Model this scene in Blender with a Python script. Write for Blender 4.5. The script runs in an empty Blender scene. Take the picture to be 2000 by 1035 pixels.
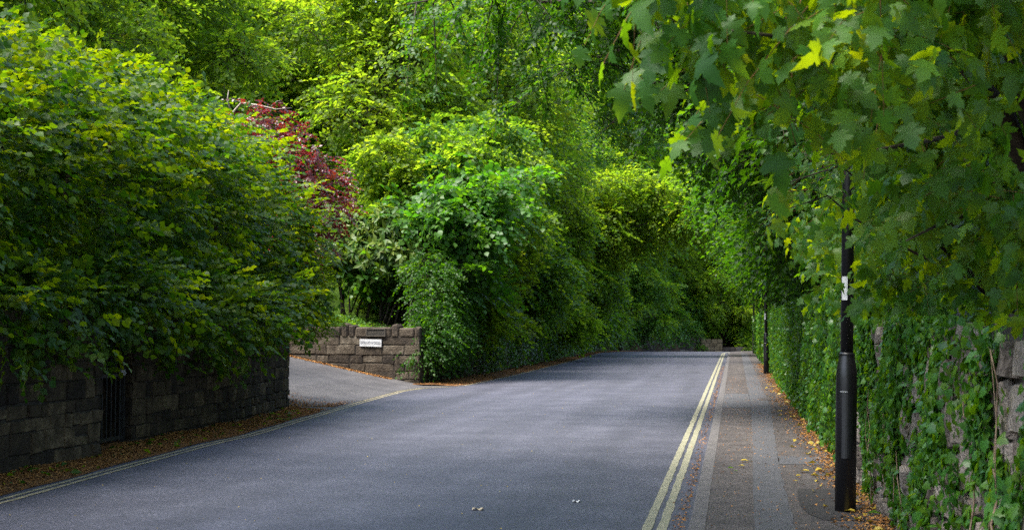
import bpy, math, random
import numpy as np
from mathutils import Vector, Matrix
R = math.radians
scene = bpy.context.scene
COL = scene.collection
random.seed(7)
CAM = np.array([0.0, 0.0, 1.6])

# ------------------------------------------------------------------ tagging
def tag(o, label=None, cat=None, group=None, kind=None):
    if label: o['label'] = label
    if cat: o['category'] = cat
    if group: o['group'] = group
    if kind: o['kind'] = kind
    return o

def thing(name, label, cat, loc=(0, 0, 0), rotz=0.0, group=None, scale=1.0):
    o = bpy.data.objects.new(name, None)
    COL.objects.link(o)
    o.empty_display_size = 0.2
    o.location = loc
    o.rotation_euler = (0, 0, rotz)
    o.scale = (scale, scale, scale) if not isinstance(scale, tuple) else scale
    return tag(o, label, cat, group)

def copy_thing(root, label, loc, rotz=0.0, scale=1.0, group=None):
    r = root.copy(); COL.objects.link(r)
    r.location = loc; r.rotation_euler = (0, 0, rotz)
    r.scale = (scale, scale, scale) if not isinstance(scale, tuple) else scale
    r['label'] = label
    if group: r['group'] = group
    for ch in root.children:
        c = ch.copy(); COL.objects.link(c); c.parent = r
        for g in ch.children:
            d = g.copy(); COL.objects.link(d); d.parent = c
    return r

# ------------------------------------------------------------------ materials
def new_mat(name):
    m = bpy.data.materials.new(name); m.use_nodes = True
    nt = m.node_tree; nt.nodes.clear()
    return m, nt, nt.nodes, nt.links

def ramp(N, stops):
    r = N.new('ShaderNodeValToRGB')
    e = r.color_ramp.elements
    while len(e) < len(stops): e.new(0.5)
    for i, (p, c) in enumerate(stops):
        e[i].position = p; e[i].color = (c[0], c[1], c[2], 1)
    return r

def leaf_mat(name, cols, tcols, trans=0.42, rough=0.42, spec=0.5, patch=1.2):
    m, nt, N, L = new_mat(name)
    at = N.new('ShaderNodeAttribute'); at.attribute_name = 'rnd'
    geo = N.new('ShaderNodeNewGeometry')
    nz = N.new('ShaderNodeTexNoise'); nz.inputs['Scale'].default_value = patch; nz.inputs['Detail'].default_value = 2
    L.new(geo.outputs['Position'], nz.inputs['Vector'])
    ma = N.new('ShaderNodeMath'); ma.operation = 'MULTIPLY_ADD'
    L.new(nz.outputs['Fac'], ma.inputs[0]); ma.inputs[1].default_value = 0.9
    mb = N.new('ShaderNodeMath'); mb.operation = 'MULTIPLY_ADD'
    L.new(at.outputs['Fac'], mb.inputs[0]); mb.inputs[1].default_value = 0.7; mb.inputs[2].default_value = -0.3
    L.new(mb.outputs[0], ma.inputs[2])
    n = len(cols)
    r1 = ramp(N, [(i / (n - 1), c) for i, c in enumerate(cols)])
    n2 = len(tcols)
    r2 = ramp(N, [(i / (n2 - 1), c) for i, c in enumerate(tcols)])
    L.new(ma.outputs[0], r1.inputs[0]); L.new(ma.outputs[0], r2.inputs[0])
    p = N.new('ShaderNodeBsdfPrincipled')
    p.inputs['Roughness'].default_value = rough
    p.inputs['Specular IOR Level'].default_value = spec
    L.new(r1.outputs[0], p.inputs['Base Color'])
    t = N.new('ShaderNodeBsdfTranslucent'); L.new(r2.outputs[0], t.inputs['Color'])
    mx = N.new('ShaderNodeMixShader'); mx.inputs[0].default_value = trans
    L.new(p.outputs[0], mx.inputs[1]); L.new(t.outputs[0], mx.inputs[2])
    o = N.new('ShaderNodeOutputMaterial'); L.new(mx.outputs[0], o.inputs[0])
    return m

def surf_mat(name, stops, scale=8.0, detail=6, rough=0.85, spec=0.3, bump=0.4, bscale=None, use_rnd=0.0, fine=None, dist=0.02):
    """noise-coloured surface; use_rnd adds per-face attribute variation; fine=(scale, lo, hi) multiplies a fine speckle"""
    m, nt, N, L = new_mat(name)
    geo = N.new('ShaderNodeNewGeometry')
    nz = N.new('ShaderNodeTexNoise'); nz.inputs['Scale'].default_value = scale; nz.inputs['Detail'].default_value = detail
    nz.inputs['Roughness'].default_value = 0.65
    L.new(geo.outputs['Position'], nz.inputs['Vector'])
    fac = nz.outputs['Fac']
    if use_rnd:
        at = N.new('ShaderNodeAttribute'); at.attribute_name = 'rnd'
        a = N.new('ShaderNodeMath'); a.operation = 'MULTIPLY_ADD'
        L.new(at.outputs['Fac'], a.inputs[0]); a.inputs[1].default_value = use_rnd; a.inputs[2].default_value = -use_rnd / 2
        b = N.new('ShaderNodeMath'); b.operation = 'ADD'
        L.new(fac, b.inputs[0]); L.new(a.outputs[0], b.inputs[1]); fac = b.outputs[0]
    r = ramp(N, stops); L.new(fac, r.inputs[0])
    colr = r.outputs[0]
    n2 = N.new('ShaderNodeTexNoise'); n2.inputs['Scale'].default_value = bscale or scale * 4; n2.inputs['Detail'].default_value = 5
    L.new(geo.outputs['Position'], n2.inputs['Vector'])
    if fine:
        v = N.new('ShaderNodeTexVoronoi'); v.inputs['Scale'].default_value = fine[0]
        L.new(geo.outputs['Position'], v.inputs['Vector'])
        mr = N.new('ShaderNodeMapRange'); mr.inputs[3].default_value = fine[1]; mr.inputs[4].default_value = fine[2]
        sp = N.new('ShaderNodeSeparateColor'); L.new(v.outputs['Color'], sp.inputs[0])
        L.new(sp.outputs[0], mr.inputs[0])
        mm = N.new('ShaderNodeMix'); mm.data_type = 'RGBA'; mm.blend_type = 'MULTIPLY'; mm.inputs[0].default_value = 1
        L.new(colr, mm.inputs[6]); L.new(mr.outputs[0], mm.inputs[7]); colr = mm.outputs[2]
    p = N.new('ShaderNodeBsdfPrincipled')
    p.inputs['Roughness'].default_value = rough; p.inputs['Specular IOR Level'].default_value = spec
    L.new(colr, p.inputs['Base Color'])
    bp = N.new('ShaderNodeBump'); bp.inputs['Strength'].default_value = bump; bp.inputs['Distance'].default_value = dist
    L.new(n2.outputs['Fac'], bp.inputs['Height']); L.new(bp.outputs[0], p.inputs['Normal'])
    o = N.new('ShaderNodeOutputMaterial'); L.new(p.outputs[0], o.inputs[0])
    return m

def streak(m, amp=.16):
    nt = m.node_tree; N, L = nt.nodes, nt.links
    p = next(n for n in N if n.type == 'BSDF_PRINCIPLED'); src = p.inputs['Base Color'].links[0].from_socket
    geo = N.new('ShaderNodeNewGeometry'); mp = N.new('ShaderNodeMapping'); mp.inputs['Scale'].default_value = (1.5, .055, 1)
    L.new(geo.outputs['Position'], mp.inputs['Vector'])
    a = N.new('ShaderNodeTexNoise'); a.inputs['Scale'].default_value = 1.0; a.inputs['Detail'].default_value = 4; L.new(mp.outputs[0], a.inputs['Vector'])
    b = N.new('ShaderNodeTexNoise'); b.inputs['Scale'].default_value = 30; b.inputs['Detail'].default_value = 8; b.inputs['Roughness'].default_value = .8; L.new(geo.outputs['Position'], b.inputs['Vector'])
    ad = N.new('ShaderNodeMath'); L.new(a.outputs['Fac'], ad.inputs[0]); L.new(b.outputs['Fac'], ad.inputs[1])
    mr = N.new('ShaderNodeMapRange'); mr.inputs[1].default_value = .65; mr.inputs[2].default_value = 1.35; mr.inputs[3].default_value = 1 - 2 * amp; mr.inputs[4].default_value = 1 + 2 * amp
    L.new(ad.outputs[0], mr.inputs[0])
    mm = N.new('ShaderNodeMix'); mm.data_type = 'RGBA'; mm.blend_type = 'MULTIPLY'; mm.inputs[0].default_value = 1
    L.new(src, mm.inputs[6]); L.new(mr.outputs[0], mm.inputs[7]); L.new(mm.outputs[2], p.inputs['Base Color'])

def flat_mat(name, col, rough=0.5, spec=0.5, metal=0.0):
    m, nt, N, L = new_mat(name)
    geo = N.new('ShaderNodeNewGeometry')
    nz = N.new('ShaderNodeTexNoise'); nz.inputs['Scale'].default_value = 14; nz.inputs['Detail'].default_value = 5
    L.new(geo.outputs['Position'], nz.inputs['Vector'])
    r = ramp(N, [(0.3, [c * 0.8 for c in col]), (0.7, [min(1, c * 1.15) for c in col])])
    L.new(nz.outputs['Fac'], r.inputs[0])
    p = N.new('ShaderNodeBsdfPrincipled')
    L.new(r.outputs[0], p.inputs['Base Color'])
    p.inputs['Roughness'].default_value = rough; p.inputs['Specular IOR Level'].default_value = spec; p.inputs['Metallic'].default_value = metal
    o = N.new('ShaderNodeOutputMaterial'); L.new(p.outputs[0], o.inputs[0])
    return m

M = {}
M['beech'] = leaf_mat('beech_leaf', [(.014, .052, .006), (.024, .078, .006), (.060, .118, .004), (.105, .138, .003)],
                      [(.03, .12, .004), (.08, .21, .003), (.28, .40, .002), (.50, .52, .002)], trans=.48, rough=.50, spec=.30)
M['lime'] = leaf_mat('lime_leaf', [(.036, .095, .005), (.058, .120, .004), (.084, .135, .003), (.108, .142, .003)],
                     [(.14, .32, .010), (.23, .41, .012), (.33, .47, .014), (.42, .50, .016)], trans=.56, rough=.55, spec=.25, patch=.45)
M['mid'] = leaf_mat('mid_green_leaf', [(.020, .075, .009), (.032, .105, .008), (.050, .125, .006), (.075, .135, .005)],
                    [(.07, .21, .010), (.14, .32, .010), (.26, .41, .012), (.38, .48, .014)], trans=.50, rough=.48, spec=.30, patch=.7)
M['hazel'] = leaf_mat('hazel_leaf', [(.024, .090, .016), (.036, .112, .014), (.052, .125, .010), (.070, .135, .007)],
                      [(.05, .22, .012), (.09, .30, .008), (.17, .40, .005), (.28, .46, .004)], trans=.46, rough=.46, spec=.35)
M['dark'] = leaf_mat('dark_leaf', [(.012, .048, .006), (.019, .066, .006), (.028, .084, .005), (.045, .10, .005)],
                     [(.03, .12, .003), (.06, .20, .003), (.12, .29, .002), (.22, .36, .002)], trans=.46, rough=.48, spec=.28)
M['laurel'] = leaf_mat('laurel_leaf', [(.024, .068, .012), (.042, .092, .012), (.080, .128, .012), (.14, .17, .03)],
                       [(.05, .14, .006), (.10, .20, .006), (.20, .28, .006), (.28, .32, .02)], trans=.34, rough=.46, spec=.28)
M['red'] = leaf_mat('copper_leaf', [(.030, .005, .010), (.060, .007, .014), (.095, .012, .014), (.08, .03, .010)],
                    [(.12, .010, .014), (.26, .020, .018), (.38, .040, .020), (.26, .09, .012)], trans=.42, rough=.34, spec=.55)
M['syc'] = leaf_mat('sycamore_leaf', [(.015, .062, .011), (.023, .082, .011), (.036, .105, .009), (.062, .130, .007)],
                    [(.07, .22, .003), (.17, .34, .003), (.36, .48, .002), (.52, .54, .002)], trans=.52, rough=.50, spec=.28, patch=3)
M['ivy'] = leaf_mat('ivy_leaf', [(.017, .070, .012), (.028, .105, .013), (.048, .130, .010), (.082, .150, .010)],
                    [(.05, .17, .004), (.09, .25, .004), (.17, .34, .004), (.28, .42, .004)], trans=.36, rough=.40, spec=.40, patch=2.5)
M['cover'] = leaf_mat('ground_cover_leaf', [(.026, .090, .010), (.040, .115, .008), (.060, .125, .007), (.075, .130, .006)],
                      [(.08, .22, .004), (.12, .28, .004), (.20, .36, .004), (.26, .38, .004)], trans=.38, rough=.5, spec=.3)
M['yellow'] = leaf_mat('fallen_yellow_leaf', [(.28, .20, .02), (.38, .28, .03), (.45, .33, .04)], [(.3, .2, .02), (.4, .3, .02)], trans=.2, rough=.5)
M['litter'] = leaf_mat('leaf_litter_flake', [(.12, .048, .013), (.23, .10, .026), (.32, .155, .042), (.36, .21, .075)],
                       [(.1, .04, .01), (.2, .09, .02)], trans=.1, rough=.8, spec=.2, patch=5)
M['bark'] = surf_mat('bark', [(.3, (.014, .010, .007)), (.5, (.036, .026, .018)), (.75, (.075, .058, .042))], 9, bump=.8, bscale=40)
M['twig'] = surf_mat('twig_bark', [(.3, (.016, .010, .006)), (.7, (.045, .030, .018))], 20, bump=.2)
M['redtwig'] = surf_mat('petiole', [(.3, (.07, .05, .015)), (.7, (.14, .06, .02))], 20, bump=.1)
M['deadwood'] = surf_mat('dead_wood', [(.3, (.16, .13, .10)), (.7, (.34, .30, .25))], 12, bump=.4)
M['vine'] = surf_mat('ivy_stem', [(.3, (.10, .065, .04)), (.7, (.26, .19, .13))], 25, bump=.4)
M['stone'] = surf_mat('wall_stone', [(.25, (.020, .015, .011)), (.45, (.046, .034, .023)), (.62, (.074, .057, .039)), (.82, (.15, .125, .092))], 5, bump=.9, bscale=26, use_rnd=.42, dist=.03)
M['stone_dark'] = surf_mat('dark_brown_stone', [(.25, (.014, .009, .005)), (.45, (.033, .022, .011)), (.62, (.055, .038, .019)), (.82, (.13, .094, .05))], 5, bump=.9, bscale=26, use_rnd=.42, dist=.03)  # darker and browner tone than wall_stone
M['stone_pale'] = surf_mat('pale_rubble', [(.25, (.06, .048, .039)), (.45, (.13, .108, .090)), (.65, (.20, .172, .146)), (.82, (.29, .26, .22))], 6, bump=1, bscale=30, use_rnd=.35, dist=.03)
M['stone_buff'] = surf_mat('buff_stone', [(.3, (.085, .062, .030)), (.7, (.16, .12, .062))], 4, bump=.5, bscale=20, use_rnd=.3)
M['mortar'] = surf_mat('mortar', [(.3, (.022, .018, .014)), (.7, (.06, .05, .038))], 12, bump=.6)
M['soil'] = surf_mat('soil', [(.3, (.020, .013, .008)), (.7, (.055, .036, .020))], 3, bump=.8, bscale=20, spec=.1)
M['lawn'] = surf_mat('lawn', [(.3, (.035, .075, .010)), (.7, (.075, .125, .012))], 2.5, bump=.8, bscale=60, spec=.1)
M['verge'] = surf_mat('verge_litter', [(.3, (.060, .031, .014)), (.5, (.145, .068, .025)), (.75, (.23, .12, .048))], 6, bump=.9, bscale=90, spec=.1, fine=(60, .5, 1.3))
M['road'] = surf_mat('asphalt', [(.3, (.030, .030, .042)), (.5, (.040, .040, .054)), (.72, (.053, .053, .069))], 1.1, detail=3, rough=.66, spec=.45, bump=.5, bscale=70, fine=(75, .5, 1.6), dist=.006)
streak(M['road'], .2)
M['path'] = surf_mat('footway_tarmac', [(.3, (.036, .031, .030)), (.5, (.052, .045, .043)), (.72, (.075, .065, .061))], 2.2, rough=.8, spec=.3, bump=.6, bscale=80, fine=(65, .5, 1.6), dist=.006)
M['patch'] = surf_mat('footway_patch_tarmac', [(.3, (.052, .052, .057)), (.7, (.070, .070, .076))], 2.5, rough=.8, spec=.3, bump=.4, bscale=90, fine=(90, .75, 1.25), dist=.005)
M['patch_dark'] = surf_mat('dark_patch_tarmac', [(.3, (.024, .022, .022)), (.7, (.036, .033, .032))], 3, rough=.85, spec=.25, bump=.4, bscale=90, fine=(90, .75, 1.25), dist=.005)
streak(M['path'], .2)
M['drive'] = surf_mat('drive_tarmac', [(.3, (.046, .043, .044)), (.5, (.062, .058, .059)), (.7, (.080, .075, .074))], 1.4, rough=.8, spec=.35, bump=.5, bscale=80, fine=(70, .7, 1.3), dist=.006)
streak(M['drive'], .16)
M['kerb'] = surf_mat('kerb_stone', [(.3, (.062, .057, .057)), (.5, (.085, .079, .078)), (.72, (.112, .104, .10))], 9, rough=.8, bump=.15, bscale=120, use_rnd=.03, dist=.003, fine=(90, .75, 1.2))
M['line'] = surf_mat('yellow_paint', [(.30, (.13, .12, .085)), (.42, (.185, .178, .120)), (.6, (.235, .225, .152)), (.8, (.28, .268, .185))], 7, rough=.7, bump=.4, bscale=90, fine=(85, .72, 1.15), dist=.004)
M['line_pale'] = surf_mat('worn_yellow_paint', [(.30, (.15, .14, .10)), (.45, (.21, .182, .112)), (.7, (.31, .27, .165))], 5, rough=.7, bump=.4, bscale=90, fine=(85, .7, 1.15), dist=.004)
M['black'] = flat_mat('black_gloss_paint', (.0075, .0075, .009), rough=.38, spec=.5)
M['iron'] = flat_mat('old_iron', (.012, .012, .011), rough=.6)
M['white'] = flat_mat('white_plate', (.50, .50, .50), rough=.5)
M['grey_letter'] = flat_mat('grey_lettering', (.16, .16, .18), rough=.6)
M['plaque'] = surf_mat('plaque_stone', [(.3, (.022, .020, .018)), (.7, (.05, .044, .036))], 14, bump=.5)
M['plaque_letter'] = surf_mat('plaque_letter_stone', [(.3, (.055, .046, .036)), (.7, (.10, .085, .065))], 14, bump=.3)
M['paper'] = flat_mat('paper', (.75, .74, .72), rough=.7)
M['card'] = flat_mat('card', (.50, .40, .26), rough=.8)
M['glass'] = flat_mat('lamp_glass', (.55, .55, .5), rough=.2)
M['wear'] = flat_mat('bare_metal_scuff', (.40, .40, .40), rough=.4)

# ------------------------------------------------------------------ mesh helpers
def np_mesh(name, co, faces_flat, starts, mats, midx=None, rnd=None, parent=None, smooth=True):
    me = bpy.data.meshes.new(name)
    nv = len(co)
    me.vertices.add(nv); me.vertices.foreach_set('co', np.asarray(co, np.float32).ravel())
    me.loops.add(len(faces_flat)); me.loops.foreach_set('vertex_index', np.asarray(faces_flat, np.int32))
    me.polygons.add(len(starts)); me.polygons.foreach_set('loop_start', np.asarray(starts, np.int32))
    for m in (mats if isinstance(mats, (list, tuple)) else [mats]): me.materials.append(m)
    if midx is not None: me.polygons.foreach_set('material_index', np.asarray(midx, np.int32))
    me.polygons.foreach_set('use_smooth', np.full(len(starts), bool(smooth)))
    me.update(calc_edges=True)
    if rnd is not None:
        a = me.attributes.new('rnd', 'FLOAT', 'FACE'); a.data.foreach_set('value', np.asarray(rnd, np.float32))
    o = bpy.data.objects.new(name, me); COL.objects.link(o)
    if parent is not None: o.parent = parent
    return o

class MB:
    """collects polygons of one mesh"""
    def __init__(s): s.v = []; s.f = []; s.m = []; s.r = []
    def face(s, idx, m=0, r=.5): s.f.append(idx); s.m.append(m); s.r.append(r)
    def quad(s, a, b, c, d, m=0, r=.5):
        n = len(s.v); s.v += [a, b, c, d]; s.face((n, n + 1, n + 2, n + 3), m, r)
    def box(s, c, h, m=0, r=.5, ax=None):
        ax = ax or (Vector((1, 0, 0)), Vector((0, 1, 0)), Vector((0, 0, 1)))
        n = len(s.v); c = Vector(c)
        for i in (-1, 1):
            for j in (-1, 1):
                for k in (-1, 1):
                    s.v.append(tuple(c + ax[0] * (i * h[0]) + ax[1] * (j * h[1]) + ax[2] * (k * h[2])))
        for q in ((0, 1, 3, 2), (4, 6, 7, 5), (0, 4, 5, 1), (2, 3, 7, 6), (0, 2, 6, 4), (1, 5, 7, 3)):
            s.face(tuple(n + i for i in q), m, r)
    def tube(s, pts, rad, n=7, m=0, r=.5, cap=True):
        pts = [Vector(p) for p in pts]; rings = []
        prev = None
        for i, p in enumerate(pts):
            t = (pts[min(i + 1, len(pts) - 1)] - pts[max(i - 1, 0)])
            if t.length < 1e-6: t = Vector((0, 0, 1))
            t.normalize()
            a = prev if prev is not None else (Vector((1, 0, 0)) if abs(t.x) < .8 else Vector((0, 1, 0)))
            a = (a - t * a.dot(t))
            if a.length < 1e-4: a = t.orthogonal()
            a.normalize(); b = t.cross(a); prev = a
            base = len(s.v); rr = rad[i] if hasattr(rad, '__len__') else rad
            for k in range(n):
                an = 2 * math.pi * k / n
                s.v.append(tuple(p + (a * math.cos(an) + b * math.sin(an)) * rr))
            rings.append(base)
        for i in range(len(rings) - 1):
            for k in range(n):
                k2 = (k + 1) % n
                s.face((rings[i] + k, rings[i] + k2, rings[i + 1] + k2, rings[i + 1] + k), m, r)
        if cap:
            s.face(tuple(rings[0] + k for k in range(n - 1, -1, -1)), m, r)
            s.face(tuple(rings[-1] + k for k in range(n)), m, r)
    def lathe(s, prof, n=20, m=0, c=(0, 0)):
        b = len(s.v)
        for rr, z in prof:
            for k in range(n):
                an = 2 * math.pi * k / n
                s.v.append((c[0] + rr * math.cos(an), c[1] + rr * math.sin(an), z))
        for i in range(len(prof) - 1):
            for k in range(n):
                k2 = (k + 1) % n
                s.face((b + i * n + k, b + i * n + k2, b + (i + 1) * n + k2, b + (i + 1) * n + k), m)
        s.face(tuple(b + (len(prof) - 1) * n + k for k in range(n)), m)
        s.face(tuple(b + k for k in range(n - 1, -1, -1)), m)
    def build(s, name, mats, parent=None, smooth=False):
        flat = [i for f in s.f for i in f]
        st = np.concatenate([[0], np.cumsum([len(f) for f in s.f])[:-1]]) if s.f else []
        return np_mesh(name, s.v, flat, st, mats, s.m, s.r, parent, smooth)

# ------------------------------------------------------------------ leaves
def T_poly(rim, mid, fold=.12, curl=.12):
    """leaf from right-hand rim points (x,y) and midrib points; mirrored; folded along the midrib, tip curled down"""
    return rim, mid, fold, curl

def tmpl_simple(w=.62, fold=.16, curl=.12):
    # 4 vertices, two triangles
    v = np.array([(0, 0, 0), (w / 2, .45, fold), (0, 1, -curl), (-w / 2, .45, fold)], float)
    return v, [(0, 1, 2), (0, 2, 3)]

def tmpl_leaf6(w=.6, fold=.10, curl=.16):
    v = np.array([(0, 0, 0), (w * .42, .22, fold * .7), (w * .5, .55, fold), (0, 1, -curl), (-w * .5, .55, fold), (-w * .42, .22, fold * .7), (0, .5, .02)], float)
    return v, [(0, 1, 2, 6), (6, 2, 3), (0, 6, 4, 5), (6, 3, 4)]

def tmpl_sycamore(seed=0, curl=.28):
    rg = np.random.default_rng(seed)
    # right side outline from the petiole notch to the tip, five-lobed with coarse teeth
    rim = [(.05, -.07), (.20, -.14), (.30, -.06), (.44, -.05), (.36, .06), (.30, .12), (.42, .15), (.52, .24), (.64, .30), (.55, .36), (.57, .44), (.44, .44), (.32, .43),
           (.24, .46), (.30, .56), (.27, .63), (.33, .72), (.22, .74), (.16, .83), (.07, .90)]
    pts = [(0, 0)] + rim + [(0, 1.0)] + [(-x * (1 + rg.uniform(-.12, .12)), y + rg.uniform(-.03, .03)) for x, y in reversed(rim)]
    cen = [(0, .16), (0, .42), (0, .66)]
    V = []
    for x, y in pts + cen:
        z = -curl * (max(0, y) ** 2) * .9 - .32 * abs(x) ** 1.6 + .10 * abs(x) + rg.uniform(-.012, .012)
        V.append((x, y, z))
    n = len(rim)
    c0, c1, c2 = len(pts), len(pts) + 1, len(pts) + 2
    F = []
    def cen_of(y): return c0 if y < .30 else (c1 if y < .58 else c2)
    order = list(range(1, n + 2))
    # right side
    seq = [0] + list(range(1, n + 1)) + [n + 1]
    prevc = c0
    for a, b in zip(seq[:-1], seq[1:]):
        ym = (pts[a][1] + pts[b][1]) / 2; c = cen_of(ym)
        if (c == c0 and prevc != c0) or (c == c1 and prevc == c2): c = prevc
        if c != prevc: F.append((prevc, a, c)); prevc = c
        F.append((c, a, b))
    seq = [n + 1] + list(range(n + 2, 2 * n + 2)) + [0]
    prevc = c2
    for a, b in zip(seq[:-1], seq[1:]):
        ym = (pts[a][1] + pts[b][1]) / 2; c = cen_of(ym)
        if (c == c2 and prevc != c2) or (c == c1 and prevc == c0): c = prevc
        if c != prevc: F.append((prevc, a, c)); prevc = c
        F.append((c, a, b))
    return np.array(V), F

def tmpl_ivy():
    rim = [(.10, -.10), (.40, -.12), (.60, .10), (.44, .26), (.50, .48), (.24, .60), (0, .92), (-.24, .60), (-.50, .48), (-.44, .26), (-.60, .10), (-.40, -.12), (-.10, -.10)]
    V = [(0, .22, .05)] + [(x, y, -.10 * abs(x) - .10 * max(0, y) ** 2) for x, y in rim]
    n = len(rim)
    F = [(0, i, i + 1) for i in range(1, n)] + [(0, n, 1)]
    return np.array(V), F

TS = tmpl_simple(); TS_W = tmpl_simple(.78); T6 = tmpl_leaf6(.66); T6W = tmpl_leaf6(.78, .08, .14); TL = tmpl_leaf6(.36, .06, .10); TIVY = tmpl_ivy()
TSYC = [tmpl_sycamore(1, .45), tmpl_sycamore(2, .85), tmpl_sycamore(3, .22), tmpl_sycamore(4, .62), tmpl_sycamore(5, 1.15)]

def unit(a): return a / np.maximum(np.linalg.norm(a, axis=-1, keepdims=True), 1e-9)

def leaf_arrays(P, D, Nn, size, tm, rnd):
    V, F = tm
    D = unit(D); Nn = unit(Nn - D * np.sum(D * Nn, -1, keepdims=True)); B = np.cross(D, Nn)
    sz = size[:, None, None]
    co = P[:, None, :] + sz * (V[None, :, 0:1] * B[:, None, :] + V[None, :, 1:2] * D[:, None, :] + V[None, :, 2:3] * Nn[:, None, :])
    m = len(V); n = len(P)
    lens = np.array([len(f) for f in F]); fl = np.array([i for f in F for i in f])
    flat = (fl[None, :] + (np.arange(n) * m)[:, None]).ravel()
    return co.reshape(-1, 3), flat, np.tile(lens, n), np.repeat(rnd, len(F))

def join(parts):
    """parts: list of (co, flat, lens, rnd, matidx)"""
    co = []; fl = []; ln = []; rn = []; mi = []; off = 0
    for c, f, l, r, m in parts:
        co.append(c); fl.append(f + off); ln.append(l); rn.append(r); mi.append(np.full(len(l), m)); off += len(c)
    ln = np.concatenate(ln)
    return np.concatenate(co), np.concatenate(fl), np.concatenate([[0], np.cumsum(ln)[:-1]]), np.concatenate(mi), np.concatenate(rn)

def mesh_parts(name, parts, mats, parent=None):
    co, fl, st, mi, rn = join(parts)
    return np_mesh(name, co, fl, st, mats, mi, rn, parent)

def snoise(p, f, ph):
    return (np.sin(p[:, 0] * f + ph) * np.sin(p[:, 1] * f * 1.13 + 1.7 * ph) + np.sin(p[:, 2] * f * .9 + 2.3 * ph + p[:, 0] * f * .6)) * .5

def strip_arrays(A, Bp, C, w0, w1, rnd):
    """thin three-sided twigs A->B->C"""
    n = len(A)
    t = unit(C - A); s = unit(np.cross(t, np.array([0.13, 0.21, 1.0]))); u = np.cross(s, t)
    dirs = [s, -.5 * s + .87 * u, -.5 * s - .87 * u]
    rings = []
    for P, w in ((A, w0), (Bp, (w0 + w1) / 2), (C, w1)):
        for d in dirs: rings.append(P + d * w)
    co = np.stack(rings, 1).reshape(-1, 3)
    fl = []
    for i in (0, 3):
        for k in range(3):
            k2 = (k + 1) % 3
            fl += [i + k, i + k2, i + 3 + k2, i + 3 + k]
    fl = np.array(fl)
    flat = (fl[None] + (np.arange(n) * 9)[:, None]).ravel()
    return co, flat, np.full(n * 6, 4), np.repeat(rnd, 6)

def spray_leaves(P, D, Nn, L, k, leaf, tm, rg, droop=.3, ang=52, twig=None, tw=.004, jit=.35, hang=.25, mi=0):
    """P base, D direction, Nn plane normal: k alternate leaves on each little twig"""
    S = len(P); D = unit(D); Nn = unit(Nn - D * np.sum(D * Nn, -1, keepdims=True)); Sd = np.cross(D, Nn)
    t = np.linspace(.12, 1, k)[None, :] + rg.uniform(-.05, .05, (S, k))
    Lk = (L * rg.uniform(.7, 1.25, S))[:, None]
    down = np.array([0, 0, -1.0])
    pos = P[:, None] + D[:, None] * (t * Lk)[..., None] + down * (droop * t ** 2 * Lk)[..., None]
    side = np.where(np.arange(k) % 2 == 0, 1.0, -1.0)[None, :] * np.ones((S, 1)); side[:, -1] = 0
    a = np.radians(ang + rg.uniform(-18, 18, (S, k)))
    ld = D[:, None] * np.cos(a * np.abs(side))[..., None] + Sd[:, None] * (np.sin(a) * side)[..., None] + down * (hang + .2 * rg.random((S, k)))[..., None]
    ln = Nn[:, None] + rg.normal(0, jit, (S, k, 3))
    sz = leaf * rg.uniform(.62, 1.22, (S, k)) * (1 - .25 * np.abs(t - .55))
    rn = np.clip(rg.random(S)[:, None] * .6 + rg.random((S, k)) * .4, 0, 1)
    out = []
    tms = tm if isinstance(tm, list) else [tm]
    pos = pos.reshape(-1, 3); ld = ld.reshape(-1, 3); ln = ln.reshape(-1, 3); sz = sz.ravel(); rn = rn.ravel()
    pick = rg.integers(0, len(tms), len(pos))
    for i, T in enumerate(tms):
        q = pick == i
        if q.any(): out.append(leaf_arrays(pos[q], ld[q], ln[q], sz[q], T, rn[q]) + (mi,))
    if twig is not None:
        q = rg.random(S) < twig
        A = P[q]; Lq = Lk[q]
        Bm = A + D[q] * Lq * .5 + down * droop * .25 * Lq
        C = A + D[q] * Lq + down * droop * Lq
        if q.any(): out.append(strip_arrays(A - D[q] * Lq * .5, Bm, C, tw, tw * .4, rg.random(q.sum())) + (1,))
    return out

def blob_points(blobs, n, rg, shell=.55, bump=.22, deep=.62, cull=None, flat_bottom=0):
    b = np.array([x[:6] for x in blobs], float)
    w = (b[:, 3] * b[:, 4] * b[:, 5]) ** (2 / 3); w /= w.sum()
    P = np.zeros((0, 3)); O = np.zeros((0, 3)); tries = 0
    while len(P) < n and tries < 8:
        tries += 1
        m = int((n - len(P)) * 1.6) + 200
        i = rg.choice(len(b), m, p=w)
        u = unit(rg.normal(size=(m, 3)))
        rr = 1 - shell * rg.random(m) ** 1.4
        q0 = b[i, :3] + u * b[i, 3:6]
        rr *= 1 + bump * snoise(q0, 2.6 / max(.3, np.mean(b[:, 3:6])), 1.3) + bump * .6 * snoise(q0, 6.5 / max(.3, np.mean(b[:, 3:6])), .4)
        p = b[i, :3] + u * b[i, 3:6] * rr[:, None]
        o = unit(u / b[i, 3:6])
        keep = np.ones(m, bool)
        for j in range(len(b)):
            d = np.linalg.norm((p - b[j, :3]) / b[j, 3:6], axis=1)
            keep &= ~((d < deep) & (i != j))
        if cull is not None:
            cd = np.sum(unit(cull - p) * o, 1)
            keep &= (cd > -.15) | (o[:, 2] > .35) | (rg.random(m) < .35)
        P = np.concatenate([P, p[keep]]); O = np.concatenate([O, o[keep]])
    return P[:n], O[:n]

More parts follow.
